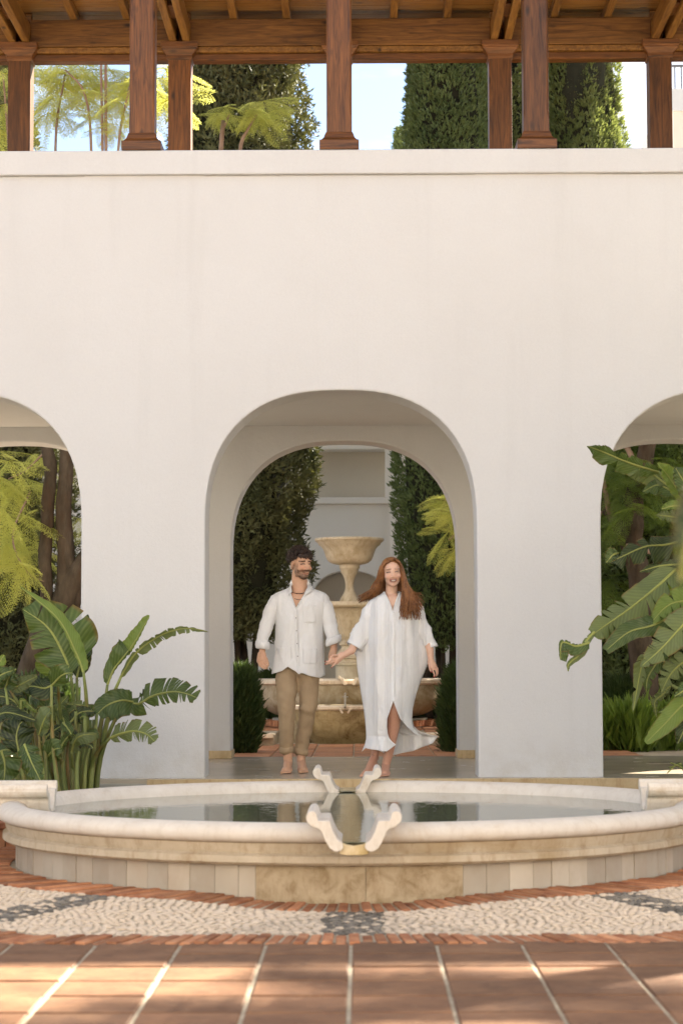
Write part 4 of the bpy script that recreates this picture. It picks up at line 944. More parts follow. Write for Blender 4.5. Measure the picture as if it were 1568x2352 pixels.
for k in range(30):                            # the crowded lower leaves
    x = rgl.uniform(-70, 470) if k < 22 else rgl.uniform(360, 620); y = rgl.uniform(1720, 2180) if x < 330 else rgl.uniform(1880, 2120); Y = rgl.uniform(15.2, 16.3)
    a = rgl.uniform(-2.6, -.2) if k % 3 else rgl.uniform(-.2, 1.2); l = rgl.uniform(130, 230)*(1 if x < 330 else .6); dx, dy = math.cos(a)*l, math.sin(a)*l*.7
    big_leaf(LP, [z4(x, y, Y), z4(x+dx*.5, y+dy*.6, Y-.08), z4(x+dx, y+dy+rgl.uniform(0, 40), Y-.15)], px(rgl.uniform(45, 85)*(1 if x < 330 else .6), Y), px(rgl.uniform(45, 85)*(1 if x < 330 else .6), Y), rgl.choice(('strel', 'strel', 'strel_dark', 'strel_pale')), tears=rgl.choice((0, 1, 3)), seed=100+k, facing=(rgl.uniform(-.4,.4), -1, rgl.uniform(.1,.9)), fold=rgl.uniform(.05,.3), n=26)
    b = z4(x*.6+170, 2340, Y); b.z = .04; stalk(LP, [b, z4(x*.85+50, (y+2340)/2, Y), z4(x, y, Y)], .02, .010)
for k in range(30):                            # crowded stems at the foot
    x = random.uniform(285, 560); y = random.uniform(1880, 2080); Y = random.uniform(15.6, 16.2)
    b = z4(x*.55+200+random.uniform(-15,15), 2340, Y); b.z = .04
    stalk(LP, [b, z4(x*.8+90, 2180, Y), z4(x, y, Y)], random.uniform(.016,.032), random.uniform(.009,.014))
for k in range(14):
    a = random.uniform(-60, 280); Y = random.uniform(15.2, 16.2)
    b = z4(a*.8+60, 2340, Y); b.z = .04; stalk(LP, [b, z4(a, 2150, Y), z4(a+random.uniform(-50,30), random.uniform(1850,2050), Y)], .02, .01)

RP = thing('drooping_banana_plant', 'tall banana like plant with drooping torn leaves reaching in over the side arch', 'plant', (at(1700, 1700, 14.5).x, 14.5, .05))
def RL(pts, w1, w2, mat, **kw):
    P = [z5(*p) for p in pts]; Y = pts[0][2]; return big_leaf(RP, P, px(w1, Y), px(w2, Y), mat, **kw)
RL([(1130,525,14.4),(1010,490,14.3),(880,440,14.2),(790,400,14.1),(722,378,14.0)], 78, 48, 'strel', tears=4, seed=31, facing=(0,-1,-.35), fold=.3, wprof=lambda t: math.sin(PI*(.14+.82*t))**.6, gap=1.0)
RL([(1180,600,14.5),(1060,520,14.5),(915,505,14.4)], 80, 16, 'strel_pale', tears=1, seed=32, facing=(0,-1,-.2), fold=.3)
RL([(1230,650,14.5),(1130,600,14.5),(1040,640,14.4)], 70, 40, 'strel', tears=1, seed=33)
RL([(1330,710,14.3),(1250,640,14.3),(1180,540,14.3),(1125,480,14.2)], 46, 70, 'strel_bright', tears=1, seed=34, fold=.35)
RL([(1380,720,14.2),(1290,600,14.2),(1225,500,14.2)], 70, 90, 'strel', tears=2, seed=35)
RL([(1300,720,14.0),(1210,720,14.0),(1145,740,14.0)], 22, 36, 'strel_bright', tears=1, seed=36)
RL([(1300,800,14.3),(1200,780,14.3),(1110,770,14.3)], 44, 40, 'strel_pale', tears=2, seed=37)
RL([(1320,900,14.6),(1180,940,14.6),(1060,950,14.5),(940,1000,14.4),(838,1050,14.4)], 100, 60, 'strel_dark', tears=4, seed=38, facing=(0,-1,.2), fold=-.1, gap=1.0)
RL([(900,990,14.45),(870,1000,14.4),(832,1045,14.4)], 34, 46, 'strel', tears=1, seed=39)
RL([(1320,1050,14.6),(1150,1060,14.6),(1020,1095,14.6)], 40, 38, 'strel_dark', tears=2, seed=40)
RL([(1380,1120,14.4),(1280,1130,14.4),(1175,1150,14.4)], 80, 70, 'strel_dark', tears=3, seed=41)
RL([(1230,1080,14.3),(1110,1190,14.2),(960,1310,14.1),(830,1400,14.0),(755,1455,13.9)], 100, 95, 'strel_pale', tears=5, seed=42, facing=(0,-1,.25), fold=.05, wprof=lambda t: math.sin(PI*(.25+.68*t))**.6)
RL([(765,1440,13.9),(720,1490,13.85),(690,1560,13.8),(620,1620,13.75),(614,1665,13.75)], 26, 20, 'strel_pale', tears=2, seed=43)
RL([(735,1500,13.8),(660,1520,13.75),(580,1500,13.7),(572,1600,13.7)], 62, 14, 'strel', tears=2, seed=44, wprof=lambda t: .55+.45*math.sin(PI*t))
RL([(1260,1320,14.0),(1100,1400,13.9),(960,1440,13.85),(832,1545,13.8)], 58, 66, 'strel', tears=1, seed=45, fold=.2, wprof=lambda t: math.sin(PI*(.2+.75*t))**.5)
RL([(1400,1260,14.1),(1290,1260,14.0),(1180,1290,13.95),(1078,1400,13.9)], 80, 90, 'strel_bright', tears=3, seed=46, fold=.3)
RL([(1400,1170,14.3),(1250,1190,14.3),(1115,1210,14.2)], 45, 55, 'strel_bright', tears=2, seed=47)
RL([(1400,1290,13.9),(1270,1400,13.85),(1160,1520,13.8),(1030,1640,13.75)], 95, 100, 'strel_pale', tears=5, seed=48, facing=(0,-1,.2), fold=.15)
RL([(1110,1560,14.2),(1050,1590,14.2),(1020,1700,14.2),(985,1900,14.1)], 48, 50, 'strel_pale', tears=4, seed=49, fold=.5, droopy=.5)
RL([(1180,1500,14.2),(1130,1600,14.2),(1070,1700,14.2),(1060,1790,14.2)], 50, 45, 'strel', tears=5, seed=50, fold=.4)
RL([(1200,1740,14.4),(1150,1800,14.4),(1110,1840,14.4),(1120,1930,14.4)], 26, 30, 'strel_pale', tears=5, seed=51, fold=.4)
RL([(1400,1560,14.0),(1290,1600,14.0),(1200,1680,14.0),(1145,1790,14.0)], 70, 75, 'strel_pale', tears=7, seed=52, gap=1.0, fold=.2)
RL([(1400,1720,13.8),(1300,1760,13.8),(1220,1810,13.8)], 40, 50, 'strel', tears=5, seed=53)
RL([(1420,1800,13.9),(1280,1850,13.85),(1180,1950,13.8),(1060,2072,13.75)], 66, 62, 'strel_bright', tears=0, seed=54, fold=.25, wprof=lambda t: math.sin(PI*(.12+.86*t))**.6)
RL([(1300,1840,14),(1220,1870,14),(1130,1900,14)], 26, 30, 'strel', tears=1, seed=55)
RL([(1380,1900,14.2),(1290,1980,14.2),(1240,2080,14.2)], 50, 60, 'strel_dark', tears=2, seed=56)
for (x, y, Y) in ((1130,525,14.4),(1230,650,14.5),(1330,710,14.3),(1380,720,14.2),(1320,900,14.6),(1380,1120,14.4),(1230,1080,14.3),(1260,1320,14),(1400,1260,14.1),(1400,1290,13.9),(1400,1560,14),(1420,1800,13.9),(1110,1560,14.2),(1380,1900,14.2),(1200,1740,14.4),(1320,1050,14.6),(1400,1720,13.8)):
    top = z5(x, y, Y); b = Vector((RP.location.x+random.uniform(-.15,.25), 14.5+random.uniform(-.3,.3), .04)); mid = Vector((max(top.x+.25, b.x-.02), (top.y+b.y)/2, top.z*.62))
    stalk(RP, [b, mid, top], .028, .011)
rgr = random.Random(5)
for k in range(14):                            # the far side of the clump, leaning away from the pool
    b = Vector((RP.location.x+rgr.uniform(-.1,.3), 14.5+rgr.uniform(-.2,.3), .04)); h_ = rgr.uniform(1.0, 2.7); r_ = rgr.uniform(.15, .5); yo = rgr.uniform(-.35, .3)
    s1 = b+Vector((r_, yo, h_)); stalk(RP, [b, b+Vector((r_*.3, yo*.3, h_*.6)), s1], .026, .011)
    l_ = rgr.uniform(.6, .95); up = rgr.uniform(-.2, .5)
    big_leaf(RP, [s1, s1+Vector((l_*.4, yo*.3, l_*(.25+up))), s1+Vector((l_*.8, yo*.6, l_*(.15+up))), s1+Vector((l_*1.1, yo*.8, l_*(up-.2)))], rgr.uniform(.11,.17), rgr.uniform(.11,.17), rgr.choice(('strel','strel_dark','strel_pale')), tears=rgr.choice((1,3,5)), seed=200+k, facing=(rgr.uniform(-.3,.3), -1, rgr.uniform(.1,.8)), fold=.2, n=26)
for k in range(3):
    pts = [z5(1300,2290,14), z5(1250+12*k,2190+15*k,13.9), z5(1175+5*k,2250-35*k,13.8)]
    big_leaf(RP, pts, .008, .008, 'strel_dark', tears=0, seed=60+k, fold=.2, n=14, name='grass_blade')
# a leaf close to the camera, out of focus
NP = thing('foreground_plant', 'blurred leaf very close to the camera at the frame edge', 'plant', (at(1640, 2352, 3.2).x, 3.2, 0))
big_leaf(NP, [at(1680,1090,3.1), at(1625,1130,3.05), at(1585,1210,3.0), at(1560,1345,3.0)], .03, .03, 'strel_dark', tears=0, seed=70, fold=.2)
stalk(NP, [(NP.location.x+.12, 3.2, 0), (NP.location.x+.16, 3.2, .9), at(1680,1090,3.1)], .012, .007)

# ================================================================ palm outside the frame whose fronds dapple the paving
def palm(x, y, h, label, n=16, L=2.6):
    t = thing('palm_tree', label, 'tree', (x, y, 0)); mb = MB()
    mb.tube([(x, y, -.05), (x+.05, y, h*.5), (x, y, h)], [.2,.16,.15], 12); mb.build('trunk', M['bark'], t, smooth=True)
    base = None
    for k in range(n):
        a = 2*PI*k/n+random.uniform(-.2,.2); el = random.uniform(-.1, .9)
        if base is None:
            mb = MB(); P = [Vector((L*s_, 0, .55*s_*L*.5-.42*L*s_*s_)) for s_ in np.linspace(0,1,26)]
            mb.tube(P[::3], .014, 4, cap=False)
            for i in range(3, 26):
                for sg in (-1, 1):
                    d = Vector((.55, sg*.9, -.35)).normalized(); l = .62*math.sin(PI*(.2+.75*(1-i/26))); q = Vector((1,0,0))*.034
                    mb.add([P[i]-q, P[i]+q, P[i]+d*l+Vector((0,0,-.1*l))], [(0,1,2)])
                    mb.add([P[i]-q+Vector((.04,0,0)), P[i]+q+Vector((.04,0,0)), P[i]+d*l*.95+Vector((.05,0,-.2*l))], [(0,1,2)])
            base = mb.build('frond', M['strel_dark'], None, fixn=False); base.parent = t; o = base
        else: o = base.copy(); COL.objects.link(o)
        o.location = (0, 0, h); o.rotation_euler = (0, -el, a)
    return t
# ================================================================ the couple
def ev_remesh(mb, voxel, smooth_it=6, fac=.5):
    me = bpy.data.meshes.new('tmp'); me.from_pydata(mb.v, [], mb.f)
    bm = bmesh.new(); bm.from_mesh(me); bmesh.ops.recalc_face_normals(bm, faces=bm.faces); bm.to_mesh(me); bm.free()
    o = bpy.data.objects.new('tmp', me); COL.objects.link(o)
    r = o.modifiers.new('r', 'REMESH'); r.mode = 'VOXEL'; r.voxel_size = voxel; r.adaptivity = 0
    s_ = o.modifiers.new('s', 'SMOOTH'); s_.iterations = smooth_it; s_.factor = fac
    dg = bpy.context.evaluated_depsgraph_get(); ev = o.evaluated_get(dg); res = bpy.data.meshes.new_from_object(ev)
    bpy.data.objects.remove(o); bpy.data.meshes.remove(me); return res
def chain(mb, pts, rad, sub=1, n=14, flat=None):
    pts = [Vector(p) for p in pts]
    for i in range(len(pts)-1):
        a, b = pts[i], pts[i+1]; r0, r1 = rad[i], rad[i+1]
        mb.tube([a, b], [r0, r1], n, cap=True)
    for p, r in zip(pts, rad): mb.ell(p, (r, r, r), n, 8)
def get_co(me):
    a = np.zeros(len(me.vertices)*3, dtype=np.float32); me.vertices.foreach_get('co', a); return a.reshape(-1, 3)
def set_co(me, a): me.vertices.foreach_set('co', a.astype(np.float32).ravel()); me.update()
def sm(x, a, b): t = np.clip((x-a)/(b-a), 0, 1); return t*t*(3-2*t)
def skin_material(name):
    m = NT(name); at_ = m.n('Attribute'); at_.attribute_name = 'Col'; v = m.coord()
    col = m.mix(.22, at_.outputs[0], m.ramp(m.noise(v, 60, 4), [(.3, (.7,.6,.55)), (.7, (1,1,1))]), 'MULTIPLY')
    m.l(col, m.b.inputs['Base Color']); m.b.inputs['Roughness'].default_value = .48; m.b.inputs['Specular IOR Level'].default_value = .4
    m.b.inputs['Subsurface Weight'].default_value = .12; m.b.inputs['Subsurface Radius'].default_value = (.02,.007,.004); m.b.inputs['Subsurface Scale'].default_value = .5
    return m.m
M['skin'] = skin_material('skin')
def cloth_mat(name, c, c2, weave=420, stripes=None, trans=.12, foldn=14):
    m = NT(name); v = m.coord()
    col = m.ramp(m.noise(v, 5, 5), [(.3, c), (.7, c2)])
    wv = m.noise(m.coord(scale=(1,1,1)), weave, 2, .5); fo = m.noise(m.coord(scale=(1.4,1.4,.55)), foldn, 4, .55, 1.0)
    h = m.n('Math', operation='MULTIPLY_ADD'); h.inputs[1].default_value = 5.0; m.l(fo, h.inputs[0]); m.l(wv, h.inputs[2]); hh = h.outputs[0]
    if stripes:
        uv = m.n('TexCoord'); sp = m.n('SeparateXYZ'); m.l(uv.outputs['UV'], sp.inputs[0])
        a = m.n('Math', operation='MULTIPLY'); a.inputs[1].default_value = stripes; m.l(sp.outputs[0], a.inputs[0])
        s_ = m.n('Math', operation='SINE'); m.l(a.outputs[0], s_.inputs[0])
        a2 = m.n('Math', operation='MULTIPLY'); a2.inputs[1].default_value = stripes*.125; m.l(sp.outputs[0], a2.inputs[0])
        s2 = m.n('Math', operation='SINE'); m.l(a2.outputs[0], s2.inputs[0])
        g_ = m.ramp(s2.outputs[0], [(.15, (0,0,0)), (.35, (1,1,1))]); st_ = m.ramp(s_.outputs[0], [(.3, (0,0,0)), (.9, (1,1,1))])
        lines = m.mix(1.0, g_, st_, 'MULTIPLY')
        h2 = m.n('Math', operation='MULTIPLY_ADD'); h2.inputs[1].default_value = 4.0; m.l(lines, h2.inputs[0]); m.l(hh, h2.inputs[2]); hh = h2.outputs[0]
        col = m.mix(m.mix(1.0, lines, (.42,.42,.42,1), 'MULTIPLY'), col, tuple(x*.80 for x in c[:3])+(1,))
    m.bump(hh, .6, .006)
    m.l(col, m.b.inputs['Base Color']); m.b.inputs['Roughness'].default_value = .9; m.b.inputs['Specular IOR Level'].default_value = .1
    tr = m.n('BsdfTranslucent'); m.l(col, tr.inputs[0]); mxs = m.n('MixShader'); mxs.inputs[0].default_value = trans
    m.l(m.b.outputs[0], mxs.inputs[1]); m.l(tr.outputs[0], mxs.inputs[2]); m.l(mxs.outputs[0], m.out.inputs[0]); return m.m
M['linen'] = cloth_mat('white_linen', (.90,.90,.89,1), (.94,.94,.93,1))
M['kaftan'] = cloth_mat('white_pintucked_cotton', (.90,.90,.89,1), (.93,.93,.92,1), stripes=520, trans=.15)
M['chino'] = cloth_mat('khaki_cotton', (.37,.27,.17,1), (.44,.33,.21,1), trans=0, foldn=9)
def hair_mat(name, c1, c2, rough=.42):
    m = NT(name); v = m.coord(scale=(1,1,.3)); m.l(m.ramp(m.noise(v, 40, 5, .6), [(.3, c1), (.72, c2)]), m.b.inputs['Base Color'])
    m.b.inputs['Roughness'].default_value = rough; m.b.inputs['Specular IOR Level'].default_value = .5; return m.m
M['hair_dark'] = hair_mat('dark_brown_hair', (.010,.005,.003), (.045,.022,.012))
M['hair_red'] = hair_mat('auburn_hair', (.09,.028,.009), (.42,.19,.065), .38)
M['cord'] = mat_noise('dark_leather_cord', (.02,.012,.008,1), (.05,.03,.02,1), 40, .6, 60, .2)
M['button'] = mat_noise('grey_shell_button', (.35,.33,.3,1), (.45,.42,.4,1), 40, .4, 60, .1)

def head_parts(mb, T, man=True):
    e = lambda c, r: mb.ell(T @ Vector(c), r, 20, 14, rot=T.to_3x3())
    e((0,.018,.038), (.072,.092,.078)); e((0,-.026,-.012), (.062,.064,.085)); e((0,-.015,-.055), (.056,.055,.045))
    e((0,-.054,-.092), (.033,.032,.024) if man else (.026,.030,.022)); e((0,-.03,-.078), (.050 if man else .044,.045,.028))
    for s_ in (-1, 1):
        e((s_*.036,-.062,-.028), (.024,.022,.022)); e((s_*.075,.008,-.012), (.009,.019,.032)); e((s_*.03,-.074,.030), (.026,.014,.0085))
        e((s_*.031,-.070,.006), (.017,.016,.010)); e((s_*.011,-.098,-.034), (.009,.010,.008))
    chain(mb, [T @ Vector(p) for p in ((0,-.082,.022), (0,-.093,-.008), (0,-.105,-.030))], [.008,.0085,.0105])
    e((0,-.092,-.058), (.025,.011,.0065)); e((0,-.090,-.070), (.021,.011,.0070))
def foot(mb, heel, yaw, sc=1.0, pitch=0, toes=True):
    T = Matrix.Translation(heel) @ Matrix.Rotation(yaw, 4, 'Z') @ Matrix.Rotation(pitch, 4, 'X') @ Matrix.Scale(sc, 4)
    q = lambda x, y, z: T @ Vector((x, y, z))
    chain(mb, [q(0,.01,.085), q(0,-.03,.068), q(0,-.09,.045), q(0,-.15,.028)], [.037*sc,.036*sc,.034*sc,.024*sc])
    chain(mb, [q(0,.03,.03), q(0,-.04,.028)], [.031*sc,.028*sc])
    chain(mb, [q(-.022,-.09,.028), q(-.026,-.165,.020)], [.022*sc,.017*sc]); chain(mb, [q(.022,-.09,.026), q(.026,-.150,.018)], [.022*sc,.015*sc])
    for i, (x, l, r) in enumerate(((-.034,.222,.0125),(-.014,.218,.0095),(.003,.210,.0088),(.019,.200,.0082),(.034,.186,.0078))):
        if yaw == 99: x = -x
        chain(mb, [q(x*.85,-.15,.02), q(x,-l,.011)], [r*1.1*sc, r*sc], n=8)
def color_attr(me, cols):
    a = me.color_attributes.new('Col', 'FLOAT_COLOR', 'POINT'); buf = np.ones((len(me.vertices), 4), dtype=np.float32); buf[:, :3] = cols; a.data.foreach_set('color', buf.ravel())
def face_colors(co, T, skin, man):
    """paint lips, brows, lashes, beard and cheeks in head space"""
    Ti = np.array(T.inverted()); L = co@Ti[:3,:3].T+Ti[:3,3]; x, y, z = L[:,0], L[:,1], L[:,2]; ax = np.abs(x)
    near = (np.abs(x) < .1) & (np.abs(y) < .14) & (z > -.13) & (z < .14); front = near & (y < -.035)
    col = np.tile(np.array(skin, dtype=np.float32), (len(co), 1))
    def blend(w_, c):
        nonlocal col
        w_ = np.clip(w_, 0, 1)[:, None]; col = col*(1-w_)+np.array(c, dtype=np.float32)*w_
    blend(.35*np.exp(-(((ax-.038)/.016)**2+((z+.024)/.015)**2))*front, (skin[0]*1.05, skin[1]*.62, skin[2]*.55))
    blend(.3*np.exp(-((x/.014)**2+((z+.028)/.014)**2))*front, (skin[0], skin[1]*.7, skin[2]*.6))
    blend(.55*np.exp(-(((ax-.031)/.018)**2+((z-.012)/.011)**2))*front, tuple(s_*.55 for s_ in skin))
    nn = vnoise(L, (160,160,160), 5)*.5+.5
    if man:
        jaw = sm(-z-.25*(ax-.03)*(ax > .03)+.0, .028, .046)*(y < .02)*near*(z > -.14)
        jaw = jaw*np.clip(1-np.exp(-((x/.021)**2+((z+.063)/.0085)**2)*1.0)*1.2, 0, 1)
        side = sm(-z, -.03, .02)*sm(ax, .046, .056)*((y < .012) & (y > -.05))*near
        w_ = np.clip(jaw*.66+side*.42, 0, .72)*(.75+.4*nn)
        nk = sm(-z, .092, .104)*(1-sm(-y, .030, .045)); w_ = w_*(1-nk); low = sm(-z, .075, .10)*near*(y < -.02)*(1-nk)
        blend(w_, (.050,.024,.012)); blend(low*.6, (.018,.009,.005))
        blend(front*np.exp(-(((ax-.012)/.020)**2+((z+.0465)/.0045)**2))*.9, (.02,.01,.006))
    bz = .0285-.10*np.clip(ax-.03, 0, 1)+(.0 if man else .002)
    blend(front*(np.abs(ax-.031) < .020)*np.exp(-((z-bz)/(.0052 if man else .0034))**2)*(.98 if man else .75), (.015,.008,.005) if man else (.09,.040,.018))
    ez = .0075-.18*np.clip(ax-.033, 0, 1)-6*(ax-.031)**2
    blend(front*(np.abs(ax-.031) < .0165)*np.exp(-((z-ez)/.0040)**2)*.97, (.012,.007,.005))
    blend(front*(np.abs(ax-.031) < .008)*np.exp(-((z-ez+.0035)/.0018)**2)*.35, (.5,.45,.4))
    mz = -.0640+7.5*x*x*(1 if man else 1.5)
    if man: blend(front*(ax < .021)*np.exp(-((z-mz+.004)/.0055)**2)*.8, (.42,.17,.12)); blend(front*(ax < .025)*np.exp(-((z-mz)/.0020)**2)*.95, (.03,.012,.01))
    else:
        blend(front*(ax < .028)*np.exp(-((z-mz)/.0125)**2)*.95, (.50,.16,.12))
        blend(front*(ax < .024)*np.exp(-((z-mz)/.0078)**2)**.8*1.0, (.10,.03,.025)); blend(front*(ax < .017)*(np.abs(z-mz-.0014) < .0036)*1.0, (.66,.60,.53))
    return col, L, near
def hand_fingers(mb, palm, specs, r=.0078):
    for pts in specs: chain(mb, pts, [r*1.08]+[r]*(len(pts)-2)+[r*.82], n=8)

# ------------------------------------------------------------------ man
def person_frame(zx, zy, Y):
    p = at(551.1+.3222*zx, 1240+.3222*zy, Y); u = .3222*Y/FPX
    return Vector((p.x, Y, FZ)), u
mo, mu = person_frame(395, 1653, 17.70)
man = thing('person', 'bearded man in white linen shirt and rolled khaki trousers walking barefoot', 'person', mo)
def Mp(x, y, d=0.0): return mo+Vector(((x-395)*mu, d, (1656-y)*mu))
mb = MB()
mh = Matrix.Translation(Mp(436, 178, -.02)) @ Matrix.Rotation(R(34), 4, 'Z') @ Matrix.Rotation(R(4), 4, 'X') @ Matrix.Scale(1.04, 4)
head_parts(mb, mh, True)
chain(mb, [Mp(424,235,.035), Mp(425,320,.035), Mp(424,400,.03)], [.060,.066,.080], n=18)
for xs in (284, 566):
    chain(mb, [Mp(424,410,.03), Mp(xs,436,.03)], [.065,.046])
mb.ell(Mp(424,520,.02), (.165,.095,.17), 20, 12); mb.ell(Mp(424,700,.03), (.14,.088,.2), 20, 12); mb.ell(Mp(412,860,.03), (.135,.078,.12), 20, 12)
mb.ell(Mp(420,450,-.03), (.12,.055,.09), 20, 12)
chain(mb, [Mp(284,440,.03), Mp(192,600,.02), Mp(170,690,.01), Mp(163,770,-.015), Mp(160,812,-.03)], [.044,.034,.024,.025,.026])
chain(mb, [Mp(566,440,.03), Mp(638,600,.02), Mp(668,740,.0), Mp(668,800,-.02)], [.044,.043,.031,.027])
chain(mb, [Mp(336,930,.02), Mp(335,1180,-.05), Mp(340,1320,-.02), Mp(340,1500,.03), Mp(340,1560,.035)], [.070,.058,.052,.038,.036])
chain(mb, [Mp(486,930,.02), Mp(484,1180,.02), Mp(455,1330,.10), Mp(433,1500,.12), Mp(432,1570,.11)], [.070,.058,.055,.038,.036])
foot(mb, Vector((Mp(342,0).x, mo.y+.05, FZ+.002)), R(-3)); foot(mb, Vector((Mp(434,0).x, mo.y+.13, FZ+.002)), R(7))
# free hand, relaxed
chain(mb, [Mp(160,805,-.03), Mp(160,850,-.05)], [.026,.030]); chain(mb, [Mp(148,812,-.03), Mp(142,862,-.05)], [.022,.024]); chain(mb, [Mp(172,812,-.04), Mp(178,858,-.06)], [.020,.021])
hand_fingers(mb, None, [[Mp(138,862,-.05), Mp(143,893,-.07), Mp(168,911,-.09), Mp(186,912,-.085)], [Mp(152,868,-.06), Mp(160,899,-.085), Mp(184,917,-.10), Mp(202,913,-.095)],
  [Mp(168,866,-.065), Mp(180,893,-.09), Mp(198,903,-.105), Mp(208,895,-.10)], [Mp(180,860,-.065), Mp(196,880,-.09), Mp(208,884,-.10)], [Mp(174,822,-.05), Mp(196,846,-.08), Mp(206,876,-.095), Mp(208,890,-.10)]], .0088)
# hand that is held
chain(mb, [Mp(668,795,-.02), Mp(660,835,-.05)], [.027,.027]); chain(mb, [Mp(652,800,-.02), Mp(645,836,-.05)], [.020,.020])
hand_fingers(mb, None, [[Mp(648,836,-.05), Mp(642,862,-.07), Mp(655,886,-.10)], [Mp(658,840,-.05), Mp(656,868,-.08), Mp(668,888,-.11)], [Mp(670,838,-.05), Mp(676,866,-.08), Mp(684,880,-.11)], [Mp(680,830,-.05), Mp(692,852,-.09)], [Mp(646,822,-.06), Mp(638,848,-.10), Mp(650,862,-.13)]], .0088)
bm_ = ev_remesh(mb, .0042, 5)
co = get_co(bm_); MSK = (.62,.37,.24)
cols, Lh, near = face_colors(co, mh, MSK, True)
off = np.array(mo); set_co(bm_, co-off); color_attr(bm_, cols)
bm_.materials.append(M['skin']); bm_.polygons.foreach_set('use_smooth', [True]*len(bm_.polygons)); bm_.name = 'body'
link(bpy.data.objects.new('body', bm_), man)
# curly hair: many short bent locks on the scalp
mb = MB(); H3 = mh.to_3x3()
mb.ell(mh @ Vector((0,.026,.048)), (.076,.092,.073), 22, 14, rot=H3)
rg = random.Random(4)
for k in range(900):
    th = rg.uniform(0, 2*PI); ph = rg.uniform(-.30, PI/2); d = Vector((math.cos(ph)*math.cos(th), math.cos(ph)*math.sin(th), math.sin(ph)))
    if d.y < -.62 and d.z < .50: continue
    if d.z < -.05 and d.y < -.25: continue
    if d.z < -.16 and d.y < .15: continue
    c0 = Vector((0,.024,.050))+Vector((d.x*.077, d.y*.094, d.z*.076)); up = rg.uniform(.9, 1.5) if d.z < .3 else rg.uniform(.7, 1.5)
    a = d.cross(Vector((rg.uniform(-1,1), rg.uniform(-1,1), rg.uniform(-1,1)))).normalized(); b = d.cross(a); R_ = rg.uniform(.007,.013)
    pts = [mh @ (c0+d*(.003+.017*up*t)+a*R_*math.cos(t*5.5)+b*R_*math.sin(t*5.5)) for t in (0,.2,.4,.6,.8,1)]
    mb.tube(pts, [.0052,.0056,.0054,.0048,.004,.002], 5)
for k in range(80):                       # fringe curls over the forehead
    x = rg.uniform(-.058,.058); c0 = Vector((x, -.066+abs(x)*.35, .078+rg.uniform(-.008,.012))); L_ = rg.uniform(.012,.030); sg = rg.choice((-1,1))
    pts = [mh @ (c0+Vector((sg*.006*math.sin(t*5), -.014*math.sin(t*2.2), -L_*t))) for t in (0,.25,.5,.75,1)]; mb.tube(pts, [.0055,.0055,.005,.004,.002], 5)
mb.build('hair', M['hair_dark'], man, smooth=True, fixn=False)
# necklaces
mb = MB(); 
def loop(dz, w_, dp): return [Mp(424+w_*math.sin(a)/mu, 338-6*0, .03)+Vector((0, -dp*math.cos(a)*(1.0), -dz*(.5+.5*math.cos(a)))) for a in np.linspace(-PI, PI, 33)]
mb.tube(loop(.055,.064,.100), .0028, 6, cap=False); mb.tube(loop(.105,.058,.135), .0020, 6, cap=False)
for a in (-.25, .05, .3): mb.ell(Mp(424+.064*math.sin(a)/mu, 338, .03)+Vector((0,-.101*math.cos(a),-.055*(.5+.5*math.cos(a)))), (.005,.005,.005), 8, 6)
mb.build('necklace', M['cord'], man, smooth=True)

def interp_rows(rows, ny):
    ys = [r_[0] for r_ in rows]; out = []
    for k in range(ny):
        y = ys[0]+(ys[-1]-ys[0])*k/(ny-1); out.append([y]+[float(np.interp(y, ys, [r_[j] for r_ in rows])) for j in range(1, len(rows[0]))])
    return out
def folds(p, amp, seed=0, sx=9, sz=2.6):
    return amp*(noise.noise(Vector((p.x*sx, seed, p.z*sz)))+.55*noise.noise(Vector((p.x*sx*2.2+3, seed+5, p.z*sz*2.6)))+.3*noise.noise(Vector((p.x*40, seed, p.z*18))))
def grid_faces(nr, nc, b=0): return [(b+i*nc+j, b+(i+1)*nc+j, b+(i+1)*nc+j+1, b+i*nc+j+1) for i in range(nr-1) for j in range(nc-1)]
def torso(mb, P, rows, ny, nc, yc, amp, seed, uv=None, hemf=None, front=True, back=True, depthf=None):
    """rows: y, left, right, slit left, slit right, half depth. appends two front panels and a back"""
    RR = interp_rows(rows, ny)
    def dep(x, L_, R_, D):
        s_ = (x-(L_+R_)/2)/((R_-L_)/2+1e-6); return D*max(0, 1-abs(s_)**2.4)**.62
    for side in ((0, 1) if front else ()):
        V = []
        for i, (y, L_, R_, sl_, sr_, D) in enumerate(RR):
            for j in range(nc):
                t = j/(nc-1); x = L_+(sl_-L_)*t if side == 0 else sr_+(R_-sr_)*t
                yy_ = y+(hemf(x)*(i/(ny-1))**3 if hemf else 0)
                d = dep(x, L_, R_, D); d = depthf(x, y, d) if depthf else d
                p = P(x, yy_, yc-d); e = min(1, 6*abs(x-L_)/(R_-L_), 6*abs(R_-x)/(R_-L_)); p.y += folds(p, amp*e, seed)+(e*.022*noise.noise(Vector((p.x*16+.35*p.z, 4, p.z*.9)))*min(1, max(0, (y-430)/300)) if uv is not None else 0)
                if uv is not None: uv.append((p.x*1.0, p.z))
                V.append(p)
        mb.add(V, grid_faces(ny, nc))
    if back:
        V = []; nb_ = nc*2
        for i, (y, L_, R_, sl_, sr_, D) in enumerate(RR):
            for j in range(nb_):
                x = L_+(R_-L_)*j/(nb_-1); yy_ = y+(hemf(x)*(i/(ny-1))**3 if hemf else 0)
                p = P(x, yy_, yc+dep(x, L_, R_, D*.9)); p.y += folds(p, amp*.8, seed+9)
                if uv is not None: uv.append((p.x, p.z))
                V.append(p)
        mb.add(V, grid_faces(ny, nb_))
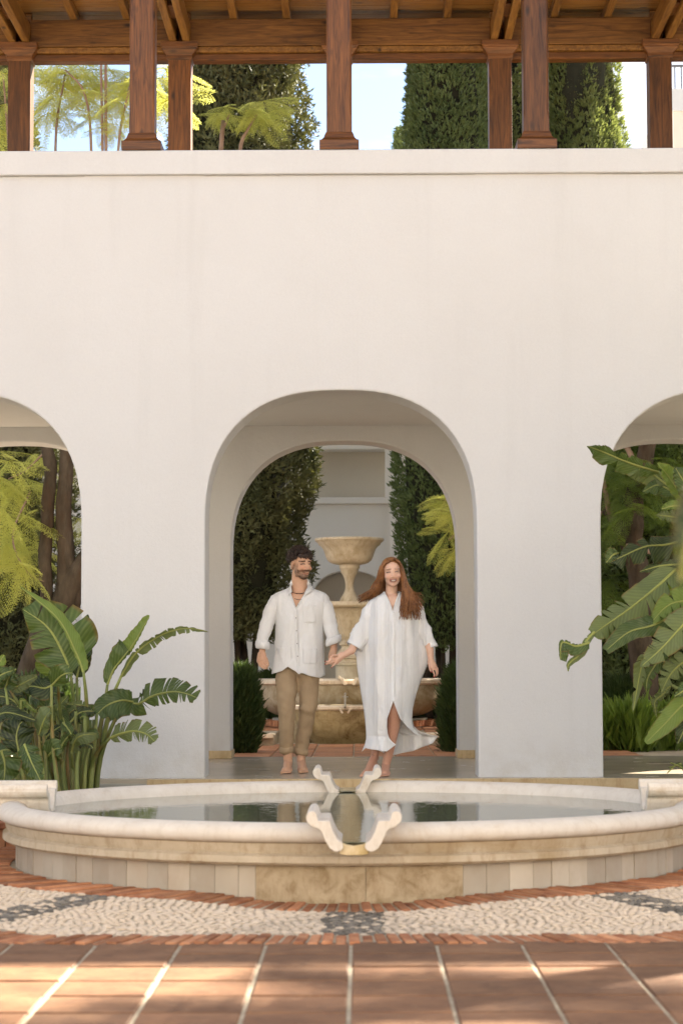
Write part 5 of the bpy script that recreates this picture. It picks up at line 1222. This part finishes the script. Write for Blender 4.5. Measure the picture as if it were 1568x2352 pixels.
def sleeve(mb, pts, rad, seed, amp=.012, n=24, m=26, uv=None, cuff=True, squash=1.0):
    P_ = smooth_path(pts, m); rr_ = np.interp(np.linspace(0, 1, m), np.linspace(0, 1, len(rad)), rad)
    t0 = (P_[1]-P_[0]).normalized(); a = t0.cross(Vector((0,1,0))).normalized(); V = []
    for i, p in enumerate(P_):
        t = (P_[min(i+1,m-1)]-P_[max(i-1,0)]).normalized(); a = (a-t*a.dot(t)).normalized(); b = t.cross(a)
        for k in range(n):
            an = 2*PI*k/n; d = a*math.cos(an)+b*math.sin(an)*squash; q = p+d*rr_[i]
            q = q+d*amp*(noise.noise(Vector((q.x*11+seed, q.y*9, q.z*14)))+.6*noise.noise(Vector((q.x*26, q.y*20+seed, q.z*34))))*(1 if i > 2 else .3); V.append(q)
            if uv is not None: uv.append((q.x, q.z))
    mb.add(V, [(i*n+k, i*n+(k+1)%n, (i+1)*n+(k+1)%n, (i+1)*n+k) for i in range(m-1) for k in range(n)])
# shirt
mb = MB()
rows = [(322,362,492,372,486,.062),(345,345,510,356,494,.066),(362,305,556,358,485,.075),(380,258,605,366,472,.088),(405,232,632,374,458,.100),(440,226,640,384,436,.115),(495,240,622,402,402,.130),
        (600,256,596,402,402,.138),(700,254,594,402,402,.135),(800,250,596,404,404,.135),(880,238,600,410,410,.142),(945,226,604,420,420,.148)]
rows = [(y, L_, R_, sl_, max(sr_, sl_), D) for y, L_, R_, sl_, sr_, D in rows]
hem = lambda x: (28*math.cos((x-420)/170*PI)*.0)+np.interp(x, [222,300,345,400,424,440,500,570,606], [12,-10,-42,-8,14,2,24,38,20])
torso(mb, Mp, rows, 64, 22, .025, .020, 3, hemf=hem)
sleeve(mb, [Mp(320,402,.03), Mp(268,440,.03), Mp(222,510,.03), Mp(192,600,.03), Mp(166,690,.01), Mp(162,772,-.01)], [.045,.064,.062,.058,.052,.047], 2)
sleeve(mb, [Mp(535,402,.03), Mp(586,440,.03), Mp(616,510,.03), Mp(640,600,.03), Mp(658,680,.01), Mp(668,745,-.005)], [.045,.064,.064,.060,.056,.052], 7)
for (c, r_) in ((Mp(162,752,-.01), .049), (Mp(667,722,0), .055)):
    for dz, rr in ((0, 1.03), (.022, 1.07)):
        pass
    nx_ = 24; V = []; tilt = Vector((.12 if c.x > mo.x else -.05, 0, 0))
    for k, (dz, rr) in enumerate(((.034,.96),(.030,1.09),(.004,1.13),(-.022,1.08),(-.026,.98),(.0,.97))):
        for j in range(nx_):
            an = 2*PI*j/nx_; q = c+Vector((math.cos(an)*r_*rr, math.sin(an)*r_*rr, dz)); q.z += (q.x-c.x)*(.35 if c.x > mo.x else -.1); q += Vector((1,0,0))*.004*noise.noise(q*30); V.append(q)
    mb.add(V, [(i*nx_+k, i*nx_+(k+1)%nx_, (i+1)*nx_+(k+1)%nx_, (i+1)*nx_+k) for i in range(5) for k in range(nx_)])
shirt = mb.build('shirt', M['linen'], man, smooth=True, fixn=False)
sd = shirt.modifiers.new('thick', 'SOLIDIFY'); sd.thickness = .003
# collar wings
mb = MB()
for pts in ([(368,300,.065),(352,330,.03),(346,362,-.055),(352,398,-.085),(372,372,-.09),(364,330,-.05)], [(486,298,.065),(506,322,.02),(520,352,-.045),(498,380,-.095),(470,398,-.105),(462,384,-.10),(480,350,-.085),(490,322,-.04)]):
    v = [Mp(*p) for p in pts]; c = sum(v, Vector())/len(v); v2 = v+[c+Vector((0,-.012,0))]; mb.add(v2, [(i, (i+1)%len(v), len(v)) for i in range(len(v))])
mb.tube([Mp(366,318,.0), Mp(372,300,.05), Mp(426,292,.095), Mp(484,298,.05), Mp(490,316,.0)], .012, 8, squash=2.0)
mb.tube([Mp(352,350,-.045), Mp(368,400,-.085), Mp(386,450,-.098), Mp(403,496,-.108)], .006, 6); mb.tube([Mp(490,350,-.055), Mp(458,405,-.085), Mp(430,450,-.1), Mp(405,496,-.108)], .006, 6)
co_ = mb.build('collar', M['linen'], shirt, smooth=True, fixn=False); co_.modifiers.new('t', 'SOLIDIFY').thickness = .004
# pockets and placket
def on_front(x, y, D=.136, L_=250, R_=598, yc=.025, lift=.006):
    s_ = (x-(L_+R_)/2)/((R_-L_)/2); d = D*max(0, 1-abs(s_)**2.4)**.62; p = Mp(x, y, yc-d); p.y += folds(p, .020, 3)-lift; return p
for (x0, x1, y0, y1) in ((455,548,470,590),(262,372,768,862),(452,552,776,880)):
    mb = MB(); n_ = 12; V = [on_front(x0+(x1-x0)*i/n_, y0+(y1-y0)*j/n_+(6*math.sin(PI*i/n_) if j == n_ else 0)) for j in range(n_+1) for i in range(n_+1)]; mb.add(V, grid_faces(n_+1, n_+1))
    p = mb.build('pocket', M['linen'], shirt, smooth=True, fixn=False); p.modifiers.new('t', 'SOLIDIFY').thickness = .004
mb = MB(); V = []; n_ = 40
for j in range(n_+1):
    y = 500+(945-500)*j/n_
    for x in (390, 402, 414): V.append(on_front(x+.04*(y-500), y, lift=.007))
mb.add(V, grid_faces(n_+1, 3)); p = mb.build('placket', M['linen'], shirt, smooth=True, fixn=False); p.modifiers.new('t', 'SOLIDIFY').thickness = .003
for y in (462, 560, 650, 740, 830):
    mb = MB(); mb.ell(on_front((402 if y > 500 else 418)+.04*max(0,y-500), y, lift=.011), (.005,.002,.005), 8, 5); mb.build('button', M['button'], shirt, smooth=True)
# trousers
mb = MB()
mb.ell(Mp(410,872,.03), (.165,.112,.13), 20, 12)
chain(mb, [Mp(334,960,.015), Mp(334,1060,-.01), Mp(333,1190,-.055), Mp(334,1330,-.02), Mp(332,1470,.025), Mp(332,1500,.03)], [.090,.088,.072,.064,.055,.052], n=20)
chain(mb, [Mp(487,960,.02), Mp(489,1060,.02), Mp(488,1190,.015), Mp(462,1340,.09), Mp(432,1480,.12), Mp(430,1515,.12)], [.090,.085,.072,.064,.055,.052], n=20)
tm = ev_remesh(mb, .008, 8); co = get_co(tm); nrm = np.zeros(len(co)*3, dtype=np.float32); tm.vertices.foreach_get('normal', nrm); nrm = nrm.reshape(-1, 3)
zrel = (co[:,2]-FZ)
amp = .002+.0035*np.exp(-((zrel-.53)/.09)**2)+.005*np.exp(-((zrel-.18)/.08)**2)+.003*np.exp(-((zrel-.82)/.08)**2)
dis = vnoise(co, (9,9,30), 21)*.6+vnoise(co+np.stack([co[:,2]*.8, co[:,2]*0, co[:,2]*0], 1), (24,14,38), 22)*.5
co = co+nrm*(dis*amp)[:, None]; set_co(tm, co-np.array(mo)); tm.materials.append(M['chino']); tm.polygons.foreach_set('use_smooth', [True]*len(tm.polygons))
tr_ = link(bpy.data.objects.new('trousers', tm), man)
for (c, r_, tl) in ((Mp(332,1492,.03), .054, .05), (Mp(430,1508,.12), .054, -.15)):
    mb = MB(); V = []; n_ = 24
    for dz, rr in ((.026,.98),(.024,1.10),(.0,1.16),(-.024,1.10),(-.026,.99),(-.01,.9)):
        for j in range(n_):
            an = 2*PI*j/n_; q = c+Vector((math.cos(an)*r_*rr, math.sin(an)*r_*rr, dz)); q.z += (q.x-c.x)*tl+.004*noise.noise(q*25); V.append(q)
    mb.add(V, [(i*n_+k, i*n_+(k+1)%n_, (i+1)*n_+(k+1)%n_, (i+1)*n_+k) for i in range(5) for k in range(n_)]); mb.build('rolled_cuff', M['chino'], tr_, smooth=True, fixn=False)
mb = MB(); mb.tube([Mp(x, y, d) for x, y, d in ((415,905,-.078),(412,960,-.085),(408,1010,-.07))], .004, 6); mb.build('fly_seam', M['chino'], tr_, smooth=True)

# ------------------------------------------------------------------ woman
wo, wu = person_frame(1060, 1676, 17.20)
wom = thing('person', 'laughing woman with long auburn hair in a flowing white striped kaftan', 'person', wo)
def Wp(x, y, d=0.0): return wo+Vector(((x-1060)*wu, d, (1678-y)*wu))
mb = MB()
wh = Matrix.Translation(Wp(1088, 238, -.03)) @ Matrix.Rotation(R(4), 4, 'Z') @ Matrix.Rotation(R(3), 4, 'X') @ Matrix.Rotation(R(-4), 4, 'Y') @ Matrix.Diagonal((1.05, 1, .98, 1))
head_parts(mb, wh, False)
chain(mb, [Wp(1086,300,.0), Wp(1084,380,.02), Wp(1086,430,.02)], [.046,.047,.06], n=18)
for xs in (985, 1235): chain(mb, [Wp(1086,425,.03), Wp(xs,462,.03)], [.055,.036])
mb.ell(Wp(1090,560,.02), (.14,.085,.17), 20, 12); mb.ell(Wp(1088,470,-.02), (.105,.052,.085), 20, 12); mb.ell(Wp(1085,720,.03), (.11,.078,.16), 20, 12); mb.ell(Wp(1080,900,.03), (.155,.1,.15), 20, 12)
chain(mb, [Wp(985,468,.03), Wp(868,640,-.0), Wp(800,790,-.06), Wp(735,828,-.09)], [.036,.034,.031,.023])
chain(mb, [Wp(1238,468,.03), Wp(1322,640,.02), Wp(1355,790,-.02), Wp(1362,862,-.03)], [.036,.038,.030,.023])
chain(mb, [Wp(1020,930,.02), Wp(985,1200,.05), Wp(965,1350,.14), Wp(968,1500,.16), Wp(960,1560,.17)], [.085,.056,.050,.034,.031])
chain(mb, [Wp(1130,930,.0), Wp(1098,1210,-.08), Wp(1090,1330,-.03), Wp(1060,1520,.02), Wp(1040,1595,.03)], [.088,.060,.055,.036,.033])
foot(mb, Vector((Wp(1040,0).x, wo.y+.04, FZ+.002)), R(-4), .92); foot(mb, Wp(955,1598,.14)+Vector((0,0,-.045)), R(-22), .92, pitch=R(14))
# hand holding his
chain(mb, [Wp(735,826,-.09), Wp(698,852,-.10)], [.022,.025]); chain(mb, [Wp(728,842,-.09), Wp(690,872,-.10)], [.018,.020]); chain(mb, [Wp(728,812,-.09), Wp(690,838,-.10)], [.016,.018])
hand_fingers(mb, None, [[Wp(688,832,-.11), Wp(662,836,-.13), Wp(640,858,-.13), Wp(625,868,-.12)], [Wp(684,848,-.11), Wp(656,856,-.135), Wp(634,872,-.135), Wp(612,866,-.125)], [Wp(684,862,-.11), Wp(660,872,-.13), Wp(636,884,-.13), Wp(612,886,-.12)], [Wp(690,876,-.11), Wp(672,892,-.125), Wp(655,912,-.12)], [Wp(706,836,-.11), Wp(690,822,-.13), Wp(668,822,-.135), Wp(652,836,-.13)]], .0075)
# free hand
chain(mb, [Wp(1362,862,-.03), Wp(1372,912,-.04)], [.022,.025]); chain(mb, [Wp(1352,868,-.03), Wp(1358,905,-.04)], [.017,.018]); chain(mb, [Wp(1374,868,-.03), Wp(1388,905,-.04)], [.016,.018])
hand_fingers(mb, None, [[Wp(1352,892,-.05), Wp(1350,922,-.07), Wp(1364,946,-.08)], [Wp(1368,915,-.05), Wp(1376,940,-.07), Wp(1384,962,-.075), Wp(1380,980,-.07)], [Wp(1380,912,-.045), Wp(1396,934,-.06), Wp(1400,960,-.06), Wp(1390,978,-.055)], [Wp(1388,908,-.04), Wp(1406,930,-.04), Wp(1408,956,-.04), Wp(1400,972,-.035)], [Wp(1390,900,-.03), Wp(1408,918,-.025), Wp(1412,940,-.02)]], .0072)
bm_ = ev_remesh(mb, .0040, 4); co = get_co(bm_); WSK = (.68,.44,.32)
cols, Lh, near = face_colors(co, wh, WSK, False)
# hands, shins and feet are a little more tanned
tan = sm(-(co[:,2]-FZ), -1.1, -.6)[:, None]; cols = cols*(1-.30*tan*np.array([.6,1,1.1]))
for pt in (Wp(655,912,-.12), Wp(612,866,-.125), Wp(612,886,-.12), Wp(1364,946,-.08), Wp(1380,980,-.07), Wp(1390,978,-.055)):
    dd = np.linalg.norm(co-np.array(pt), axis=1); w_ = (dd < .0095)[:, None]; cols = np.where(w_, np.array([.28,.012,.015]), cols)
set_co(bm_, co-np.array(wo)); color_attr(bm_, cols); bm_.materials.append(M['skin']); bm_.polygons.foreach_set('use_smooth', [True]*len(bm_.polygons)); bm_.name = 'body'
link(bpy.data.objects.new('body', bm_), wom)
# hair
rg = random.Random(12); mb = MB(); H3 = wh.to_3x3()
mb.ell(wh @ Vector((0,.030,.046)), (.080,.096,.083), 24, 16, rot=H3)
def strand(P, r, n=12, k=5, wav=.006):
    Q = smooth_path(P, n); ph = rg.uniform(0, 6); f = rg.uniform(5, 9)
    Q = [q+Vector((math.sin(ph+f*i/n), math.cos(ph+f*i/n), 0))*wav*(i/n) for i, q in enumerate(Q)]
    mb.tube(Q, [r*(1.15-.55*(i/(n-1))**2.5) for i in range(n)], k, squash=.55)
part = Vector((.026,-.060,.098))
def W8(x, y, d): return Wp(x, y, d)
for k in range(330):                    # viewer's left: swept off the brow and blown outward
    t = rg.random(); t2 = rg.random(); s0 = wh @ (Vector((.024-.05*t, -.066+.10*t2, .108-.02*t*t+.010*math.sin(PI*t2))))
    m1 = wh @ Vector((-.064-.014*t2, -.052+.085*t2, .064)); m2 = W8(1012-18*t2+rg.uniform(-12,10)+12*(t<.5)*(1-t2), 270, -.065+.10*t2)
    m3 = W8(990-35*t2+rg.uniform(-18,12), 345, -.03+.09*t2)
    ex = rg.choice((rg.uniform(930,1005), rg.uniform(895,975), rg.uniform(848,930))); ey = np.interp(ex, [848,1000], [432,375])+rg.uniform(-34,34)
    strand([s0, m1, m2, m3, W8(ex, ey, .02+.05*t2)], rg.uniform(.0032,.0052), wav=.016)
for k in range(430):                    # viewer's right: falls over the shoulder
    t = rg.random(); t2 = rg.random(); s0 = wh @ (Vector((.026+.030*t, -.064+.10*t2, .106-.022*t+.010*math.sin(PI*t2))))
    m1 = wh @ Vector((.070+.012*t2, -.050+.09*t2, .050)); m2 = W8(1168+rg.uniform(-8,14)+12*t2, 300, -.06+.10*t2)
    if k % 3: ex = rg.uniform(1145,1285); ey = rg.uniform(470,578); m3 = W8(1168+(ex-1150)*.5+rg.uniform(-12,14), 410, -.085+.03*t2); dd = -.125
    else: ex = rg.uniform(1225,1305); ey = rg.uniform(378,520); m3 = W8(1205+rg.uniform(-10,26), 370, -.04+.06*t2); dd = -.06
    strand([s0, m1, m2, m3, W8(ex, ey, dd-.01*t2)], rg.uniform(.0032,.0052), wav=.020)
for k in range(90):                     # back of the head down to the nape
    a = rg.uniform(-1, 1); s0 = wh @ Vector((.07*a, .09, .07)); strand([s0, W8(1088+75*a, 330, .10), W8(1088+100*a, 430, .11)], .008, n=8)
hr = mb.build('hair', M['hair_red'], wom, smooth=True, fixn=False)
# kaftan
mb = MB(); UVW = []
kr = [(372,1030,1142,1034,1138,.062),(392,1008,1172,1044,1130,.072),(412,968,1245,1054,1122,.080),(432,932,1284,1062,1114,.088),(470,908,1300,1076,1102,.105),(515,888,1314,1090,1091,.125),(600,856,1336,1090,1091,.145),(660,830,1352,1090,1091,.15),
      (700,806,1366,1090,1091,.15),(740,792,1378,1090,1091,.15),(780,800,1392,1090,1091,.15),(812,820,1390,1090,1091,.15),(835,834,1368,1090,1091,.15),(870,837,1345,1090,1091,.15),(920,841,1322,1090,1091,.155),
      (1000,852,1288,1090,1091,.165),(1100,868,1256,1090,1091,.165),(1150,876,1242,1090,1092,.165),(1200,884,1232,1072,1112,.165),(1270,894,1224,1048,1140,.165),(1330,899,1232,1046,1190,.155),(1380,901,1270,1052,1248,.15),(1395,902,1300,1058,1290,.14)]
def kd(x, y, d):                        # sleeves are thinner than the body
    w_ = math.exp(-abs((x-1085)/178)**7); return d*(.30+.70*w_)+.035*math.exp(-((x-1098)/60)**2)*sm(np.array(y), 950, 1200)
# bodice and skirt down to the level where the slit panel flies away
torso(mb, Wp, kr, 120, 46, .02, .016, 31, uv=UVW, back=False, depthf=lambda x, y, d: float(kd(x, y, d)))
# lower part of the left front panel
V = []; nr, nc = 22, 46
for i in range(nr):
    v_ = i/(nr-1)
    for j in range(nc):
        u_ = j/(nc-1); xt = 902+(1058-902)*u_; hx = np.interp(u_, [0,.15,.5,.8,1], [868,893,975,1045,1108]); hy = np.interp(u_, [0,.15,.5,.8,1], [1504,1478,1490,1500,1452])
        x = xt+(hx-xt)*v_**1.6; y = 1395+(hy-1395)*v_
        s_ = (xt-1101)/199; d = float(kd(xt, 1395, .14*max(0, 1-abs(s_)**2.4)**.62))+.02*v_+.03*v_*math.sin(u_*PI); p = Wp(x, y, .02-d); e_ = min(1, 6*(xt-902)/398+v_); p.y += folds(p, .016*e_, 31)+e_*.022*noise.noise(Vector((p.x*16+.35*p.z, 4, p.z*.9)))+.016*math.sin(u_*16)*v_; V.append(p); UVW.append((p.x, p.z))
base_ = len(mb.v)-nc; row0 = 119*46
mb.add(V[nc:], [tuple(i for i in f) for f in grid_faces(nr-1, nc)]); del UVW[len(UVW)-nr*nc:len(UVW)-nr*nc+nc]
base_ = len(mb.v)-(nr-1)*nc
mb.f += [(row0+j, base_+j, base_+j+1, row0+j+1) for j in range(nc-1)]; mb.mi += [0]*(nc-1)
# back of the skirt, blown out to the viewer's right
V = []; nr, nc = 60, 60; yt_ = 900; hu = [0,.18,.36,.5,.68,.88,1]; hxs = [900,985,1040,1092,1235,1375,1412]; hys = [1480,1500,1530,1537,1508,1452,1400]
for i in range(nr):
    v_ = i/(nr-1)
    for j in range(nc):
        u_ = j/(nc-1); hx = 900+512*u_; hy = float(np.interp(hx, [900,985,1040,1092,1235,1375,1412], [1480,1500,1530,1537,1508,1452,1402])); y = yt_+(hy-yt_)*v_
        L_ = float(np.interp(y, [900,1000,1100,1200,1330,1395,1500], [838,852,868,884,899,902,900])); R_ = float(np.interp(y, [900,1000,1100,1200,1270,1330,1365,1390,1402], [1334,1292,1256,1232,1226,1240,1275,1350,1412]))
        x = L_+(R_-L_)*u_
        s_ = 2*u_-1; dep_ = .15*max(0, 1-abs(s_)**2.4)**.6*(1-.3*v_); p = Wp(x, y, .03+dep_+.05*v_); p.y += folds(p, .02, 40)*v_+.02*math.sin(u_*26)*v_**2; V.append(p); UVW.append((p.x, p.z))
mb.add(V, grid_faces(nr, nc))
# upper back
V = []; RR = interp_rows(kr[:15], 40); nc = 40
for i, (y, L_, R_, sl_, sr_, D) in enumerate(RR):
    for j in range(nc):
        x = L_+(R_-L_)*j/(nc-1); s_ = (x-(L_+R_)/2)/((R_-L_)/2); p = Wp(x, y, .02+.8*D*max(0, 1-abs(s_)**2.4)**.62*(.5+.5*math.exp(-abs((x-1080)/205)**4))); V.append(p); UVW.append((p.x, p.z))
mb.add(V, grid_faces(40, nc))
dress = mb.build('kaftan', M['kaftan'], wom, smooth=True, fixn=False, uvs=UVW); dress.modifiers.new('t', 'SOLIDIFY').thickness = .0025
# sleeve mouths and drapes
mb = MB(); UVs = []
sleeve(mb, [Wp(985,436,.03), Wp(945,490,.02), Wp(905,600,.01), Wp(862,690,-.01), Wp(815,765,-.03)], [.035,.058,.064,.078,.062], 5, amp=.02, uv=UVs, squash=.8)
o = mb.build('sleeve', M['kaftan'], dress, smooth=True, fixn=False, uvs=UVs); o.modifiers.new('t', 'SOLIDIFY').thickness = .003
mb = MB(); UVs = []
sleeve(mb, [Wp(1238,446,.03), Wp(1268,500,.02), Wp(1300,600,.02), Wp(1335,690,.01), Wp(1362,775,-.0)], [.035,.045,.050,.056,.052], 6, amp=.016, uv=UVs, squash=.9)
o = mb.build('sleeve', M['kaftan'], dress, smooth=True, fixn=False, uvs=UVs); o.modifiers.new('t', 'SOLIDIFY').thickness = .003
mb = MB()
def kf(x, y):
    r_ = interp_rows(kr, 200); q = min(r_, key=lambda a: abs(a[0]-y)); L_, R_, D = q[1], q[2], q[5]; s_ = (x-(L_+R_)/2)/((R_-L_)/2)
    d = D*max(0, 1-abs(s_)**2.4)**.62; p = Wp(x, y, .02-kd(x, y, d)); p.y += folds(p, .016, 31)+.022*noise.noise(Vector((p.x*16+.35*p.z, 4, p.z*.9)))*min(1, max(0, (y-430)/300))-.007; return p
V = []; n_ = 60
for j in range(n_+1):
    y = 520+(1148-520)*j/n_
    for x in (1080, 1092, 1105): V.append(kf(x, y))
mb.add(V, grid_faces(n_+1, 3)); p = mb.build('placket', M['linen'], dress, smooth=True, fixn=False); p.modifiers.new('t', 'SOLIDIFY').thickness = .003
mb = MB(); mb.tube([Wp(1031,374,-.035), kf(1044,400), kf(1064,440), kf(1078,480), kf(1090,516), kf(1104,480), kf(1120,440), kf(1130,410), Wp(1142,380,-.04)], .005, 6); mb.build('neck_band', M['linen'], dress, smooth=True)
def over(gx, gy, z):                        # crown position whose shadow falls on the ground at gx, gy
    t_ = z/S.z; return gx+S.x*t_, gy+S.y*t_, z
palm(*over(.9, 6.0, 6.4), 'tall palm beside the courtyard whose fronds shade the near tiles', 15, 2.4)
palm(*over(-1.1, 5.6, 5.4), 'shorter palm beside the courtyard whose fronds shade the near tiles', 13, 2.2)
palm(*over(2.4, 6.9, 7.4), 'tallest palm beside the courtyard whose fronds shade the near tiles', 16, 2.5)
# dense evergreens added beside the rear garden to block sun from the arcade
for i_, (x_, y_, r_, h_) in enumerate(((3.35, 25.0, .95, 6.6), (4.9, 25.6, 1.15, 7.6), (6.9, 25.0, 1.2, 7.8), (8.9, 25.8, 1.2, 8.0), (5.6, 28.2, 1.2, 6.8), (3.6, 27.6, .9, 5.6))):
    cypress('sun_block_evergreen', ('added shade evergreen nearest the arcade at the edge of the side arch', 'added dark shade evergreen behind the drooping plant and feathery trunk', 'second added shade evergreen of the side row beyond the arcade', 'outermost added shade evergreen of the side row beyond the arcade', 'added shade evergreen at the back of the side group near the white building', 'slim added shade evergreen between the dark cypress and the side group')[i_], x_, y_, .5, h_, r_, 6000, M['cypress'], 40+i_, loose=.8, L=.17, trunkn=1, lump=.15, group='evergreens added to block sun from the arcade', base=FZ-.03)
# unseen wing added behind the camera to bounce sunlight onto the arcade
ow = thing('bounce_wing', 'unseen white wing added behind the viewpoint to bounce sunlight onto the arcade', 'building', (0, -7, 0))
mb = MB(); mb.box(-22, 22, -7.6, -7, 0, 8.5); mb.build('wall', M['stucco'], ow)
mb = MB(); mb.prism([(-10, 8.5), (-6.6, 8.5), (-6.6, 8.62), (-9, 9.8), (-10, 9.8)], 0, -22.3, 22.3); mb.build('roof', M['roof'], ow)
